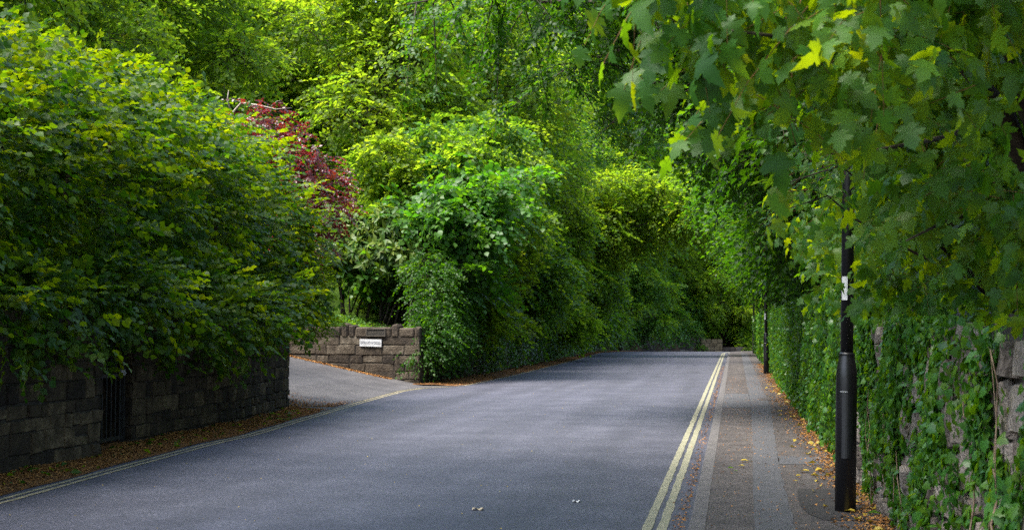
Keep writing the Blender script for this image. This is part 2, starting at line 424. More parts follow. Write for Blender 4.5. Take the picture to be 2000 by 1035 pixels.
def crown(name, parent, mats, blobs, n, L=.5, k=9, leaf=.08, tm=TS, seed=1, up=.9, droop=.22, shell=.55, bump=.22, cull=None, twig=.3, tw=.004, out=.75, hang=.10, jit=.32, sag=-.05, deep=.62, ow=.45):
    rg = np.random.default_rng(seed)
    P, O = blob_points(blobs, n, rg, shell, bump, deep, cull)
    hz = rg.normal(0, .5, P.shape)
    D = O * out + hz + np.array([0, 0, sag])
    D[:, 2] *= .5
    Nn = np.array([0, 0, 1.0]) * up + O * ow + rg.normal(0, .28, P.shape)
    parts = spray_leaves(P, D, Nn, L, k, leaf, tm, rg, droop=droop, twig=twig, tw=tw, jit=jit, hang=hang)
    return mesh_parts(name, parts, mats, parent)

def wob(a, b, n, amp, rg):
    a = np.array(a, float); b = np.array(b, float)
    pts = [a + (b - a) * t for t in np.linspace(0, 1, n)]
    for i in range(1, n - 1): pts[i] = pts[i] + rg.normal(0, amp, 3)
    return [tuple(p) for p in pts]

def trunk_mesh(parent, base, top, r0, blobs, seed, name='trunk', mat='bark', limbs=True, rl=.35):
    rg = np.random.default_rng(seed); mb = MB()
    H = np.linalg.norm(np.array(top) - np.array(base))
    pts = wob(base, top, 7, H * .015, rg)
    mb.tube(pts, list(np.linspace(r0, r0 * .3, 7)), 10)
    mb.tube([tuple(np.array(pts[0]) - (0, 0, .4)), tuple(np.array(pts[0]) + (0, 0, .1)), tuple(np.array(pts[0]) + (0, 0, .6))], [r0 * 1.7, r0 * 1.3, r0 * .99], 10, cap=False)
    if limbs:
        for b in blobs:
            t = rg.uniform(.3, .8); s = np.array(pts[0]) + (np.array(pts[-1]) - np.array(pts[0])) * t
            e = np.array(b[:3]); e2 = s + (e - s) * .5 + np.array([0, 0, .12 * np.linalg.norm(e - s)])
            rr = r0 * rl * (1 - .4 * t)
            mb.tube([tuple(s), tuple(s + (e2 - s) * .5 + rg.normal(0, .05, 3)), tuple(e2), tuple(e)], [rr, rr * .8, rr * .6, rr * .3], 6)
            for _ in range(4):
                u = unit(rg.normal(size=3)); u[2] = abs(u[2]) * .5
                q = e + u * np.array(b[3:6]) * .8
                mb.tube([tuple(e2 + (e - e2) * rg.uniform(.2, 1)), tuple((e + q) / 2 + rg.normal(0, .08, 3)), tuple(q)], [rr * .35, rr * .22, rr * .08], 5, cap=False)
    return mb.build(name, M[mat], parent, smooth=True)

# ------------------------------------------------------------------ ground heights
def zroad(x, y): return -.0005 * max(0., y - 82.) ** 2
def bend(y): return .010 * max(0., y - 86.) ** 2
LW = [(-20, -7.8), (16.4, -7.68), (18.2, -8.02), (23, -8.1), (26.4, -8.45), (37.9, -8.46), (48, -8.1), (67, -8.35), (85, -8.75), (95, -8.8 + .81)]
def lwall(y):
    if y > 86: return -8.75 + bend(y)
    return float(np.interp(y, [a for a, b in LW], [b for a, b in LW]))
def rwall(y): return 1.25 + bend(y)
EDGE = [(-20, -6.6), (12.3, -6.72), (14.9, -6.91), (18.7, -7.14), (20.3, -7.12), (23.1, -7.36), (29.3, -7.86), (34.5, -8.2), (36.3, -8.0), (36.9, -7.5), (37.5, -7.2), (45.4, -7.09), (67, -7.42), (82, -7.86), (86, -7.95)]
def ledge(y):
    if y > 86: return -7.95 + bend(y)
    return float(np.interp(y, [a for a, b in EDGE], [b for a, b in EDGE]))
def zdrive(x, y):
    d = max(0., -8.2 - x)
    return min(2.2, .205 * d * d / (d + .35)) + .004 if d > 0 else .004
def dwall_y(x): return 37.9 + .16 * (-8.46 - x)         # line of the wall beyond the drive

def terrain(x, y):
    n = .10 * math.sin(x * .7 + y * .31) + .06 * math.sin(x * 1.9 - y * 1.3)
    if x > rwall(y) + .3:
        d = x - rwall(y) - .3
        return 1.25 + min(8, .16 * d) + n
    if x < lwall(y) - .45 or (25.6 < y < 38.2 and x < -8.3):
        if 25.7 < y < dwall_y(x) + .5 and x > -15.5:
            return min(zdrive(x, y), 9) - .10
        d = lwall(y) - x
        h = 1.42 + .10 * max(0, d - .6) + n * min(1, d * .3)
        if y >= 37: h += min(2.0, .11 * max(0, y - 39.5)) * min(1, d / 3)
        if d > 20: h += .12 * (d - 20)
        if y > 110: h += .05 * (y - 110)
        return min(h, 26)
    z = zroad(x, y) - .10
    if y > 150: z = zroad(0, 150) + (y - 150) * .2
    return z

xs = sorted(set(list(np.arange(-32, -9.4, .8)) + list(np.arange(-9.4, -7.5, .12)) + list(np.arange(-7.5, .8, 1.2)) + list(np.arange(.8, 2.2, .12)) + list(np.arange(2.2, 14, 1)) +
     [-300, -220, -160, -120, -90, -70, -55, -46, -40, -36, 16, 20, 26, 36, 50, 80, 120, 180, 260]))
ys = sorted(set(list(np.arange(-20, 24, 1.5)) + list(np.arange(24, 41, .3)) + list(np.arange(41, 120, 1.5)) + [-120, -70, -40, 125, 130, 140, 150, 165, 180, 210, 250, 320]))
mb = MB()
for y in ys:
    for x in xs: mb.v.append((x, y, terrain(x, y)))
nx = len(xs)
for j in range(len(ys) - 1):
    for i in range(nx - 1):
        a = j * nx + i
        xm, ym = (xs[i] + xs[i + 1]) / 2, (ys[j] + ys[j + 1]) / 2
        lawn = (xm < -10 and ym > 41.5) or xm < -16
        mb.face((a, a + 1, a + nx + 1, a + nx), 1 if lawn else 0)
tag(mb.build('ground', [M['soil'], M['lawn']], smooth=True), kind='structure')

# road sheet
def sheet(name, mat, ylist, xl, xr, zf, nxs=10, thick=None):
    mb = MB()
    for y in ylist:
        a, b = xl(y), xr(y)
        for i in range(nxs + 1):
            x = a + (b - a) * i / nxs; mb.v.append((x, y, zf(x, y)))
    n = nxs + 1
    for j in range(len(ylist) - 1):
        for i in range(nxs):
            a = j * n + i; mb.face((a, a + 1, a + n + 1, a + n), 0, random.random())
    return mb.build(name, M[mat], smooth=True)
yr = list(np.arange(-20, 60, 1.0)) + list(np.arange(60, 135, .8))
tag(sheet('road', 'road', yr, lambda y: ledge(y) - .12, lambda y: -.36 + bend(y), zroad), kind='structure')
# drive apron climbing to the left
mb = MB(); dx = list(np.arange(0, 14.1, .35)); dyn = 26
for i, d in enumerate(dx):
    for j in range(dyn + 1):
        t = j / dyn
        y0 = 26.1 + .22 * d; y1 = dwall_y(-8.46 - max(0, d - .6)) + .05
        y = y0 + (y1 - y0) * t
        x = ledge(y) - .02 - d * (1 if d < 1 else 1) if d < 1 else (ledge(y) - .02 - d) * (1 - min(1, (d - 1) / 3)) + (-8.2 - d) * min(1, (d - 1) / 3)
        mb.v.append((x, y, zdrive(x, y) + .004))
for i in range(len(dx) - 1):
    for j in range(dyn):
        a = i * (dyn + 1) + j; mb.face((a, a + 1, a + dyn + 2, a + dyn + 1))
tag(mb.build('drive', M['drive'], smooth=True), kind='structure')

# verges of soil and litter along the left wall
ZV = lambda x, y: zroad(x, y) + .005 + .05 * max(0, min(1, (ledge(y) - .12 - x) / .9)) + .012 * math.sin(y * 3.1 + x * 5)*max(0, min(1, (ledge(y) - .2 - x) / .3))
tag(sheet('verge', 'verge', list(np.arange(-10, 26.9, .35)), lambda y: lwall(y) - .3, lambda y: ledge(y) - .09 + .03 * math.sin(y * 2.3), ZV, 6), kind='structure')
tag(sheet('verge', 'verge', list(np.arange(37.4, 100, .5)), lambda y: lwall(y) - .3, lambda y: ledge(y) - .06 + .03 * math.sin(y * 2.3), ZV, 5), kind='structure')

# footway and kerb (stands .04 above the road)
KH = .045
zpath = lambda x, y: zroad(x, y) + KH
tag(sheet('footway', 'path', yr, lambda y: -.235 + bend(y), lambda y: 1.7 + bend(y), zpath, 8), kind='structure')
mb = MB()
y = -10.
while y < 125:
    l = .91; y2 = y + l
    r = .5; s = random.uniform(-.002, .002)
    xa, xb = bend(y), bend(y2); za, zb = zroad(0, y), zroad(0, y2)
    v = len(mb.v); g = .004
    for (yy, xx, zz) in ((y + g, xa, za), (y2 - g, xb, zb)):
        mb.v += [(-.362 + xx + s, yy, zz - .05), (-.362 + xx + s, yy, zz + KH - .012), (-.345 + xx + s, yy, zz + KH + .003), (-.233 + xx, yy, zz + KH + .004), (-.233 + xx, yy, zz - .05)]
    for k in range(4): mb.face((v + k, v + k + 1, v + k + 6, v + k + 5), 0, r)
    mb.face((v + 4, v + 3, v + 2, v + 1, v), 0, r); mb.face((v + 5, v + 6, v + 7, v + 8, v + 9), 0, r)
    y = y2
tag(mb.build('kerb', M['kerb']), kind='structure')
# dark joint strip under the kerb stones
# reinstatement patches in the footway
def patch(name, mat, poly_rows, dz=.004):
    mb = MB()
    for (y, a, b) in poly_rows:
        mb.v += [(a, y, zpath(a, y) + dz), (b, y, zpath(b, y) + dz)]
    for j in range(len(poly_rows) - 1):
        mb.face((2 * j, 2 * j + 1, 2 * j + 3, 2 * j + 2))
    return tag(mb.build(name, M[mat]), kind='structure')
rows = []
for y in np.arange(6, 84, .5):
    a = np.interp(y, [6, 11.4, 14, 20, 28, 70], [.10, .145, .17, .24, .31, .37]) + .006 * math.sin(y * 4)
    b = np.interp(y, [6, 11.4, 14, 17, 20, 28, 70], [.42, .46, .47, .50, .55, .68, .72]) + .012 * math.sin(y * 5.3)
    rows.append((y, a, b))
patch('footway_patch', 'patch', rows)
patch('footway_patch', 'patch', [(27.6, -.23, .305), (30, -.23, .315), (33.4, -.23, .325)], .004)
patch('footway_patch', 'patch', [(16.4, .49, 1.0), (17.4, .50, 1.0)], .004)
patch('footway_patch', 'patch_dark', [(11.75, .70, 1.02), (12.1, .60, 1.06), (12.6, .555, 1.08), (13.3, .56, 1.07), (13.8, .58, 1.05), (13.95, .66, 1.0)], .005)
patch('footway_patch', 'path', [(30.4, .50, 1.05), (31.3, .50, 1.06)], .008)

def ribbon(name, mat, pts, w, dz=.004, step=.25, jag=.006):
    """painted line along (x,y) points with slightly ragged edges"""
    P = [np.array(p, float) for p in pts]; S = []
    for a, b in zip(P[:-1], P[1:]):
        n = max(1, int(np.linalg.norm(b - a) / step))
        S += [a + (b - a) * i / n for i in range(n)]
    S.append(P[-1])
    mb = MB()
    for i, p in enumerate(S):
        t = S[min(i + 1, len(S) - 1)] - S[max(0, i - 1)]; t = t / np.linalg.norm(t); nn = np.array([-t[1], t[0]])
        a = p + nn * (w / 2 + random.uniform(-jag, jag)); b = p - nn * (w / 2 + random.uniform(-jag, jag))
        mb.v += [(a[0], a[1], zroad(a[0], a[1]) + dz), (b[0], b[1], zroad(b[0], b[1]) + dz)]
    for j in range(len(S) - 1): mb.face((2 * j, 2 * j + 2, 2 * j + 3, 2 * j + 1))
    return tag(mb.build(name, M[mat]), kind='structure')
yl = [-10, 5, 20, 40, 60, 75, 82, 86, 92, 98, 104]
ribbon('road_marking', 'line', [(-.695 + bend(y), y) for y in yl], .078)
ribbon('road_marking', 'line', [(-.575 + bend(y), y) for y in yl], .078)
lp = [(y, ledge(y)) for y in list(np.arange(-5, 36.4, .6)) + [36.3, 36.6, 36.9]]
ribbon('road_marking', 'line_pale', [(x + .02, y) for y, x in lp], .06, .005)
ribbon('road_marking', 'line_pale', [(x + .14, y - .02) for y, x in lp], .06, .005)
ribbon('road_marking', 'line_pale', [(ledge(y) + .02, y) for y in [37.3, 38.5, 41, 45, 50, 56, 62, 67, 72, 77, 82, 86, 90, 96]], .075, .006)

# ------------------------------------------------------------------ stone walls
def wall_mesh(name, parent, path, zb, zt, mats, ch=(.14, .26), sl=(.22, .6), thick=.42, side=1, bulge=.035, gap=.010, seed=1, end_caps=True, res=(4, 3), coping=None, jit=.012, edge=.022):
    """rubble wall: every stone a pillowed block standing proud of a mortar core; outward normal = side * left normal of path"""
    rg = random.Random(seed); mb = MB()
    P = [Vector((a[0], a[1])) for a in path]
    cum = [0.]
    for a, b in zip(P[:-1], P[1:]): cum.append(cum[-1] + (b - a).length)
    Lt = cum[-1]
    def at(s):
        s = min(max(s, 0), Lt)
        for i in range(len(P) - 1):
            if s <= cum[i + 1] or i == len(P) - 2:
                t = (s - cum[i]) / max(1e-6, cum[i + 1] - cum[i]); d = (P[i + 1] - P[i]).normalized()
                return P[i].lerp(P[i + 1], t), Vector((-d.y, d.x)) * side
    def pt(s, z, off):
        p, n = at(s); return (p.x + n.x * off, p.y + n.y * off, z)
    # core
    ns = max(2, int(Lt / .6))
    b0 = len(mb.v)
    for i in range(ns + 1):
        s = Lt * i / ns; z0, z1 = zb(*pt(s, 0, 0)[:2]), zt(*pt(s, 0, 0)[:2])
        mb.v += [pt(s, z0 - .3, -.02), pt(s, z1 - .03, -.02), pt(s, z1 - .03, -thick), pt(s, z0 - .3, -thick)]
    for i in range(ns):
        a = b0 + 4 * i
        for k in range(3): mb.face((a + k, a + k + 1, a + k + 5, a + k + 4), 1)
    mb.face((b0, b0 + 3, b0 + 2, b0 + 1), 1); e = b0 + 4 * ns; mb.face((e, e + 1, e + 2, e + 3), 1)
    def stone(s0, s1, f0, f1, depth, top=False):
        r = rg.random(); nu, nv = res
        bl = bulge * rg.uniform(.5, 1.4) + depth
        ju = [rg.uniform(-jit, jit) for _ in range(4)]; jv = [rg.uniform(-jit, jit) for _ in range(4)]
        v0 = len(mb.v); ph = rg.random() * 9
        for j in range(nv + 1):
            for i in range(nu + 1):
                u = i / nu; w = j / nv
                uu = s0 + gap + (s1 - s0 - 2 * gap) * u + (ju[0] * (1 - u) * (1 - w) + ju[1] * u * (1 - w) + ju[2] * u * w + ju[3] * (1 - u) * w)
                dz = jv[0] * (1 - u) * (1 - w) + jv[1] * u * (1 - w) + jv[2] * u * w + jv[3] * (1 - u) * w
                pp = pt(uu, 0, 0)
                zz = f0(pp[0], pp[1]) + gap + (f1(pp[0], pp[1]) - f0(pp[0], pp[1]) - 2 * gap) * w + dz
                ed = 0 if (i in (0, nu) or j in (0, nv)) else 1
                inner = bl * (.75 + .35 * math.sin(ph + 5 * u + 3 * w) + rg.uniform(-.18, .18))
                off = -edge if not ed else inner
                mb.v.append(pt(uu, zz, off))
        # inner ring pushed nearly to the edge gives squared, softly broken arrises
        for j in range(nv + 1):
            for i in range(nu + 1):
                if 0 < i < nu and 0 < j < nv:
                    k = v0 + j * (nu + 1) + i
                    if i in (1, nu - 1) or j in (1, nv - 1):
                        ii = 0 if i == 1 else (nu if i == nu - 1 else i); jj = 0 if j == 1 else (nv if j == nv - 1 else j)
                        o = mb.v[v0 + jj * (nu + 1) + ii]; c = mb.v[k]; q = .80
                        pn = at((s0 + s1) / 2)[1]
                        t = (c[0] + (o[0] - c[0]) * q, c[1] + (o[1] - c[1]) * q, c[2] + (o[2] - c[2]) * q)
                        # keep it proud of the core
                        dd = (c[0] - o[0]) * pn.x + (c[1] - o[1]) * pn.y
                        mb.v[k] = (t[0] + pn.x * dd * q * .9, t[1] + pn.y * dd * q * .9, t[2])
        for j in range(nv):
            for i in range(nu):
                a = v0 + j * (nu + 1) + i
                f = (a, a + 1, a + nu + 2, a + nu + 1)
                mb.face(f if side < 0 else f[::-1], 0, r)
    # courses follow fractions between base and top
    mz = max(zt(*pt(Lt * i / 20, 0, 0)[:2]) - zb(*pt(Lt * i / 20, 0, 0)[:2]) for i in range(21))
    hs = []; h = 0.
    while h < mz:
        c = rg.uniform(*ch); hs.append((h, min(mz, h + c))); h += c
    if hs and hs[-1][1] - hs[-1][0] < ch[0] * .5 and len(hs) > 1:
        hs[-2] = (hs[-2][0], hs[-1][1]); hs.pop()
    for (h0, h1) in hs:
        s = -rg.uniform(0, sl[0])
        while s < Lt:
            l = rg.uniform(*sl) * (1.0 if h1 - h0 > .17 else .8)
            s0, s1 = max(0, s), min(Lt, s + l)
            if Lt - s1 < sl[0] * .5: s1 = Lt
            s = s1 if s1 > s0 else s + l
            if s1 - s0 < .08: continue
            pm = pt((s0 + s1) / 2, 0, 0); T = zt(pm[0], pm[1]); Bz = zb(pm[0], pm[1])
            # courses are level at the top: count down from the wall top
            if T - h1 < Bz - .25: continue
            w = lambda k: rg.uniform(-.012, .012)
            a1, a0 = w(0), w(1)
            f1 = lambda x, y, a=a1: zt(x, y) - h0 + a * (h0 > 0)
            f0 = lambda x, y, a=a0: zt(x, y) - h1 + a
            if h1 - h0 > .17 and rg.random() < .07 and s1 - s0 > .3:
                hm = (h0 + h1) / 2
                fm = lambda x, y: zt(x, y) - hm
                stone(s0, s1, f0, fm, rg.uniform(-.008, .015)); stone(s0, s1, fm, f1, rg.uniform(-.008, .015))
            else:
                stone(s0, s1, f0, f1, rg.uniform(-.01, .02))
    if coping:
        s = 0.
        i = 0
        while s < Lt - .05:
            tall = rg.random() < coping[2]
            l = rg.uniform(.16, .26) if tall else rg.uniform(.35, .62)
            hh = coping[0] * rg.uniform(1.15, 1.4) if tall else coping[0] * rg.uniform(.85, 1.0)
            s1 = min(Lt, s + l); r = rg.random()
            n0 = len(mb.v); nn = 6
            prof = [(.028, -.0), (.032, hh * .35), (.026, hh * .88), (-.01, hh), (-thick * .6, hh * 1.02), (-thick - .02, hh * .8), (-thick - .02, 0)]
            for kk, ss in enumerate((s + .012, s + .05, s1 - .05, s1 - .012)):
                sc = .88 if kk in (0, 3) else 1.0
                j1 = rg.uniform(-.02, .02)
                for (o, z) in prof:
                    pm = pt(ss, 0, 0); mb.v.append(pt(ss, zt(pm[0], pm[1]) + z * sc + (j1 if z > 0 else -.01), (o + .2) * sc - .2 + rg.uniform(-.008, .008)))
            for kk in range(3):
                for q in range(len(prof) - 1):
                    a = n0 + kk * len(prof) + q; f = (a, a + len(prof), a + len(prof) + 1, a + 1); mb.face(f if side > 0 else f[::-1], 0, r)
            mb.face(tuple(n0 + q for q in range(len(prof))), 0, r); mb.face(tuple(n0 + 3 * len(prof) + q for q in range(len(prof))), 0, r)
            s = s1; i += 1
    return mb.build(name, mats, parent)

zg = lambda x, y: zroad(x, y)
# near dark wall under the beech hedge, each side of the gate
a = thing('stone_wall', 'dark stone wall below the beech hedge, between the frame edge and iron gate', 'wall', (0, 0, 0))
wall_mesh('masonry', a, [(-7.8, 6), (-7.72, 12), (-7.66, 16.5), (-8.3, 16.52)], zg, lambda x, y: 1.78, [M['stone_dark'], M['mortar']], ch=(.15, .27), sl=(.2, .62), side=-1, seed=3, bulge=.012, gap=.007, edge=.012, res=(5, 4))
a = thing('stone_wall', 'dark stone wall from the iron gate to the drive entrance, hedge growing above', 'wall', (0, 0, 0))
wall_mesh('masonry', a, [(-8.6, 18.18), (-8.02, 18.2), (-8.1, 23), (-8.45, 26.4)], zg, lambda x, y: 1.72, [M['stone_dark'], M['mortar']], ch=(.12, .25), sl=(.16, .48), side=-1, seed=5, bulge=.012, gap=.007, edge=.012, res=(5, 4))
wall_mesh('return_masonry', a, [(-8.47, 26.42), (-10.5, 26.75), (-14, 27.4)], lambda x, y: zdrive(x, y) - .05, lambda x, y: 1.72 + .08 * max(0, -10 - x), [M['stone_dark'], M['mortar']], ch=(.16, .28), sl=(.22, .6), side=-1, seed=6)

# gate
g = thing('iron_gate', 'black iron bar gate between the dark stone walls', 'gate', (-8.12, 16.55, 0))
mb = MB(); W = 1.6
for z in (.12, .95, 1.62): mb.box((0, W / 2, z), (.012, W / 2, .022))
for yy in (0.02, W - .02): mb.box((0, yy, .88), (.022, .022, .84))
mb.build('frame', M['iron'], g)
for i in range(11):
    mb = MB(); yy = .12 + i * (W - .24) / 10
    mb.tube([(0.0, yy, .08), (0, yy, 1.72)], .011, 6); mb.tube([(0, yy, 1.72), (0, yy, 1.82)], [.014, .002], 6)
    mb.build('bar', M['iron'], g)
mb = MB(); mb.box((.03, W - .12, .98), (.02, .06, .04)); mb.tube([(.05, W - .1, .98), (.08, W - .1, .98), (.08, W - .2, .98)], .008, 6); mb.build('latch', M['wear'], g)
# stone lintel mark (pale slip) beside the gate is part of the wall

# wall beyond the drive with the name sign
a = thing('stone_wall', 'brown coursed stone wall carrying the white name sign beside the drive', 'wall', (0, 0, 0))
wp = [(-16.5, dwall_y(-16.5)), (-12.4, dwall_y(-12.4)), (-8.46, 37.9)]
wt = lambda x, y: 1.34 + .10 * max(0, -10.5 - x) * (1 if x < -12.6 else 0) + (0.08 * max(0, -12.6 - x))
wall_mesh('masonry', a, wp, lambda x, y: zdrive(x, y), lambda x, y: 1.34 + .08 * max(0, -12.6 - x), [M['stone'], M['mortar']], ch=(.14, .31), sl=(.26, .95), side=-1, seed=19, bulge=.010, gap=.006, edge=.010, jit=.022, coping=(.25, 0, .30), res=(6, 4))
a2 = thing('stone_wall', 'ivy swamped stone wall along the road from the drive corner to the bend', 'wall', (0, 0, 0))
wall_mesh('masonry', a2, [(-8.95, 38.36), (-8.44, 38.38)] + [(lwall(y), y) for y in np.arange(40, 97, 3.)], zg, lambda x, y: zroad(x, y) + 1.52, [M['stone_dark'], M['mortar']], ch=(.2, .34), sl=(.35, .9), side=-1, seed=12, res=(3, 3))
a3 = thing('stone_wall', 'brown stone wall on the outside of the far bend, half draped with creeper', 'wall', (0, 0, 0))
wall_mesh('masonry', a3, [(lwall(y), y) for y in np.arange(97, 113, 1.5)], zg, lambda x, y: zroad(x, y) + 1.35, [M['stone'], M['mortar']], ch=(.2, .34), sl=(.35, .9), side=-1, seed=13, res=(3, 3))
a4 = thing('stone_wall', 'short pale buff stone wall facing down the road at the bend', 'wall', (0, 0, 0))
wall_mesh('masonry', a4, [(-2.55, 110.6), (-.9, 110.9)], lambda x, y: -.6, lambda x, y: .50, [M['stone_buff'], M['mortar']], ch=(.2, .3), sl=(.3, .6), side=-1, seed=14, res=(3, 3), coping=(.1, 0, 0))
a5 = thing('stone_wall', 'low grey stone wall closing the far end of the footway', 'wall', (0, 0, 0))
wall_mesh('masonry', a5, [(-.85, 111.0), (3, 112.5), (9, 120)], lambda x, y: -.7, lambda x, y: .0 + .02 * x, [M['stone'], M['mortar']], ch=(.2, .3), sl=(.3, .7), side=-1, seed=15, res=(3, 3))
# wall behind the footway on the right
a6 = thing('stone_wall', 'pale rubble stone wall behind the footway, covered with climbing ivy', 'wall', (0, 0, 0))
rt = lambda x, y: 1.56 + .05 * math.sin(y * 1.7) + .03 * math.sin(y * 4.1) + zroad(x, y)
wall_mesh('masonry', a6, [(1.27, 3), (1.25, 12), (1.27, 14.2)], zpath, rt, [M['stone_pale'], M['mortar']], ch=(.13, .34), sl=(.16, .52), side=1, seed=21, bulge=.05, res=(5, 4), jit=.03)
wall_mesh('masonry', a6, [(1.275, 14.9), (1.27, 30), (1.28, 60), (1.3, 86)] + [(1.3 + bend(y), y) for y in (92, 98)], zpath, rt, [M['stone_pale'], M['mortar']], ch=(.18, .36), sl=(.25, .7), side=1, seed=22, bulge=.04, res=(3, 3), jit=.02)
p = MB()
p = thing('stone_pier', 'upright pale stone pier in the ivy wall just beyond the nearest lamp post', 'pier', (0, 0, 0))
wall_mesh('masonry', p, [(1.62, 14.22), (1.18, 14.22), (1.18, 14.88), (1.62, 14.88)], zpath, lambda x, y: 1.62, [M['stone_pale'], M['mortar']], ch=(.24, .4), sl=(.3, .5), thick=.3, side=1, seed=23, bulge=.02, coping=None, res=(4, 4))

# name sign on the drive wall
dvec = Vector((-8.46 + 12.4, dwall_y(-8.46) - dwall_y(-12.4), 0)).normalized()   # along wall, left to right
nrm = Vector((dvec.y, -dvec.x, 0))                                              # toward the road
def on_wall(x): return Vector((x, dwall_y(x), 0))
sc_ = on_wall(-9.87) + nrm * .042 + Vector((0, 0, 1.145))
s = thing('name_sign', 'white rectangular house name sign with grey letters on the stone wall', 'sign', sc_)
ax = (dvec, nrm, Vector((0, 0, 1)))
tilt = Matrix.Rotation(R(-1.2), 3, nrm)
axt = tuple(tilt @ v for v in ax)
mb = MB(); mb.box((0, 0, 0), (.325, .012, .10), ax=axt); mb.build('plate', M['white'], s)
def text_mesh(name, body, size, mat, parent, origin, axs, extr=.003, sx=1.0):
    cu = bpy.data.curves.new(name, 'FONT'); cu.body = body; cu.size = size; cu.align_x = 'CENTER'; cu.align_y = 'CENTER'; cu.extrude = extr; cu.space_character = 1.05
    t = bpy.data.objects.new(name, cu); COL.objects.link(t)
    dg = bpy.context.evaluated_depsgraph_get(); dg.update()
    me = bpy.data.meshes.new_from_object(t.evaluated_get(dg))
    bpy.data.objects.remove(t); bpy.data.curves.remove(cu)
    for v in me.vertices:
        v.co = Vector(origin) + axs[0] * (v.co.x * sx) + axs[2] * v.co.y + axs[1] * (v.co.z)
    me.materials.clear(); me.materials.append(M[mat])
    o = bpy.data.objects.new(name, me); COL.objects.link(o); o.parent = parent
    return o
text_mesh('lettering', 'SPRINGWOOD', .105, 'grey_letter', s, nrm * .0145, axt, .002, .80)
for q in (-.30, .30):
    mb = MB(); mb.tube([tuple(axt[0] * q + nrm * .010), tuple(axt[0] * q + nrm * .018)], .008, 8); mb.build('screw', M['wear'], s)
pc = on_wall(-9.72) + nrm * .028 + Vector((0, 0, 1.43))
s = thing('stone_plaque', 'weathered dark carved stone plaque set in the wall top above the white sign', 'plaque', pc)
mb = MB(); mb.box((0, 0, 0), (.27, .02, .085), ax=ax); mb.build('slab', M['plaque'], s)
mb = MB()
for (cx, cz, hx, hz) in ((0, .095, .29, .012), (0, -.095, .29, .012), (-.278, 0, .012, .083), (.278, 0, .012, .083)):
    mb.box(tuple(dvec * cx + nrm * .012 + Vector((0, 0, cz))), (hx, .026, hz), ax=ax)
mb.build('surround', M['plaque_letter'], s)
mb = MB(); rg_ = random.Random(4)
for i in range(9):
    x = -.19 + i * .048
    mb.box(tuple(dvec * x + nrm * .022), (.006, .004, .03), ax=ax)
    if rg_.random() < .7: mb.box(tuple(dvec * (x + .014) + nrm * .022 + Vector((0, 0, rg_.choice((-.024, .0, .024))))), (.008, .0035, .005), ax=ax)
mb.build('worn_lettering', M['plaque_letter'], s)

# ------------------------------------------------------------------ lamp posts
def lamp(name, label, loc, lean=0.0):
    t = thing(name, label, 'lamp post', loc, 0, 'black lamp posts along the footway')
    t.rotation_euler = (0, R(lean), 0)
    mb = MB(); mb.lathe([(.088, -.15), (.088, 1.12), (.086, 1.17), (.080, 1.21), (.066, 1.29), (.063, 1.30), (.063, 1.325), (.056, 1.335)], 28); mb.build('base_compartment', M['black'], t, True)
    mb = MB(); mb.lathe([(.054, 1.33), (.050, 3.2), (.044, 5.2)], 24); mb.build('column', M['black'], t, True)
    mb = MB(); mb.lathe([(.0645, 1.308), (.0655, 1.312), (.0655, 1.322), (.0645, 1.326)], 28); mb.build('collar', M['black'], t, True)
    # access door with its scuffed top edge, facing the road side
    mb = MB()
    for i in range(6):
        a0 = R(-118 + i * 10); a1 = R(-108 + i * 10)
        mb.quad((.0905 * math.cos(a0), .0905 * math.sin(a0), .45), (.0905 * math.cos(a1), .0905 * math.sin(a1), .45), (.0905 * math.cos(a1), .0905 * math.sin(a1), 1.0), (.0905 * math.cos(a0), .0905 * math.sin(a0), 1.0))
    d = mb.build('access_door', M['black'], t, True)
    mb = MB()
    for i in range(4):
        a0 = R(-128 + i * 10); a1 = R(-118 + i * 10)
        mb.quad((.0915 * math.cos(a0), .0915 * math.sin(a0), 1.003), (.0915 * math.cos(a1), .0915 * math.sin(a1), 1.003), (.0915 * math.cos(a1), .0915 * math.sin(a1), 1.010), (.0915 * math.cos(a0), .0915 * math.sin(a0), 1.010))
    mb.build('scuff', M['wear'], d)
    mb = MB()
    for i in range(4):
        a0 = R(-150 + i * 14); a1 = R(-136 + i * 14)
        mb.quad((.0560 * math.cos(a0), .0560 * math.sin(a0), 1.775), (.0560 * math.cos(a1), .0560 * math.sin(a1), 1.775), (.0560 * math.cos(a1), .0560 * math.sin(a1), 1.975), (.0560 * math.cos(a0), .0560 * math.sin(a0), 1.975))
    mb.build('number_label', M['white'], t, True)
    # lantern on a short bracket, up among the leaves
    mb = MB(); mb.tube([(0, 0, 5.15), (-.05, 0, 5.32), (-.22, 0, 5.40), (-.4, 0, 5.42)], .022, 10); mb.build('bracket', M['black'], t, True)
    mb = MB(); mb.tube([(-.36, 0, 5.43), (-.45, 0, 5.45), (-.75, 0, 5.45), (-.88, 0, 5.42)], [.05, .10, .11, .04], 12); l = mb.build('lantern', M['black'], t, True)
    mb = MB(); mb.tube([(-.45, 0, 5.41), (-.6, 0, 5.385), (-.78, 0, 5.41)], [.05, .085, .05], 12); mb.build('lens', M['glass'], l, True)
    return t
L1 = lamp('lamp_post', 'black lamp post with white number strip, nearest, against the ivy wall', (.915, 12.35, KH), 1.1)
copy_thing(L1, 'black lamp post with small white strip, second along the footway', (1.03, 47.4, KH), 0, 1.0)
copy_thing(L1, 'thin black lamp post at the far end of the footway, beyond the second', (1.12, 83.2, KH), 0, 1.0)

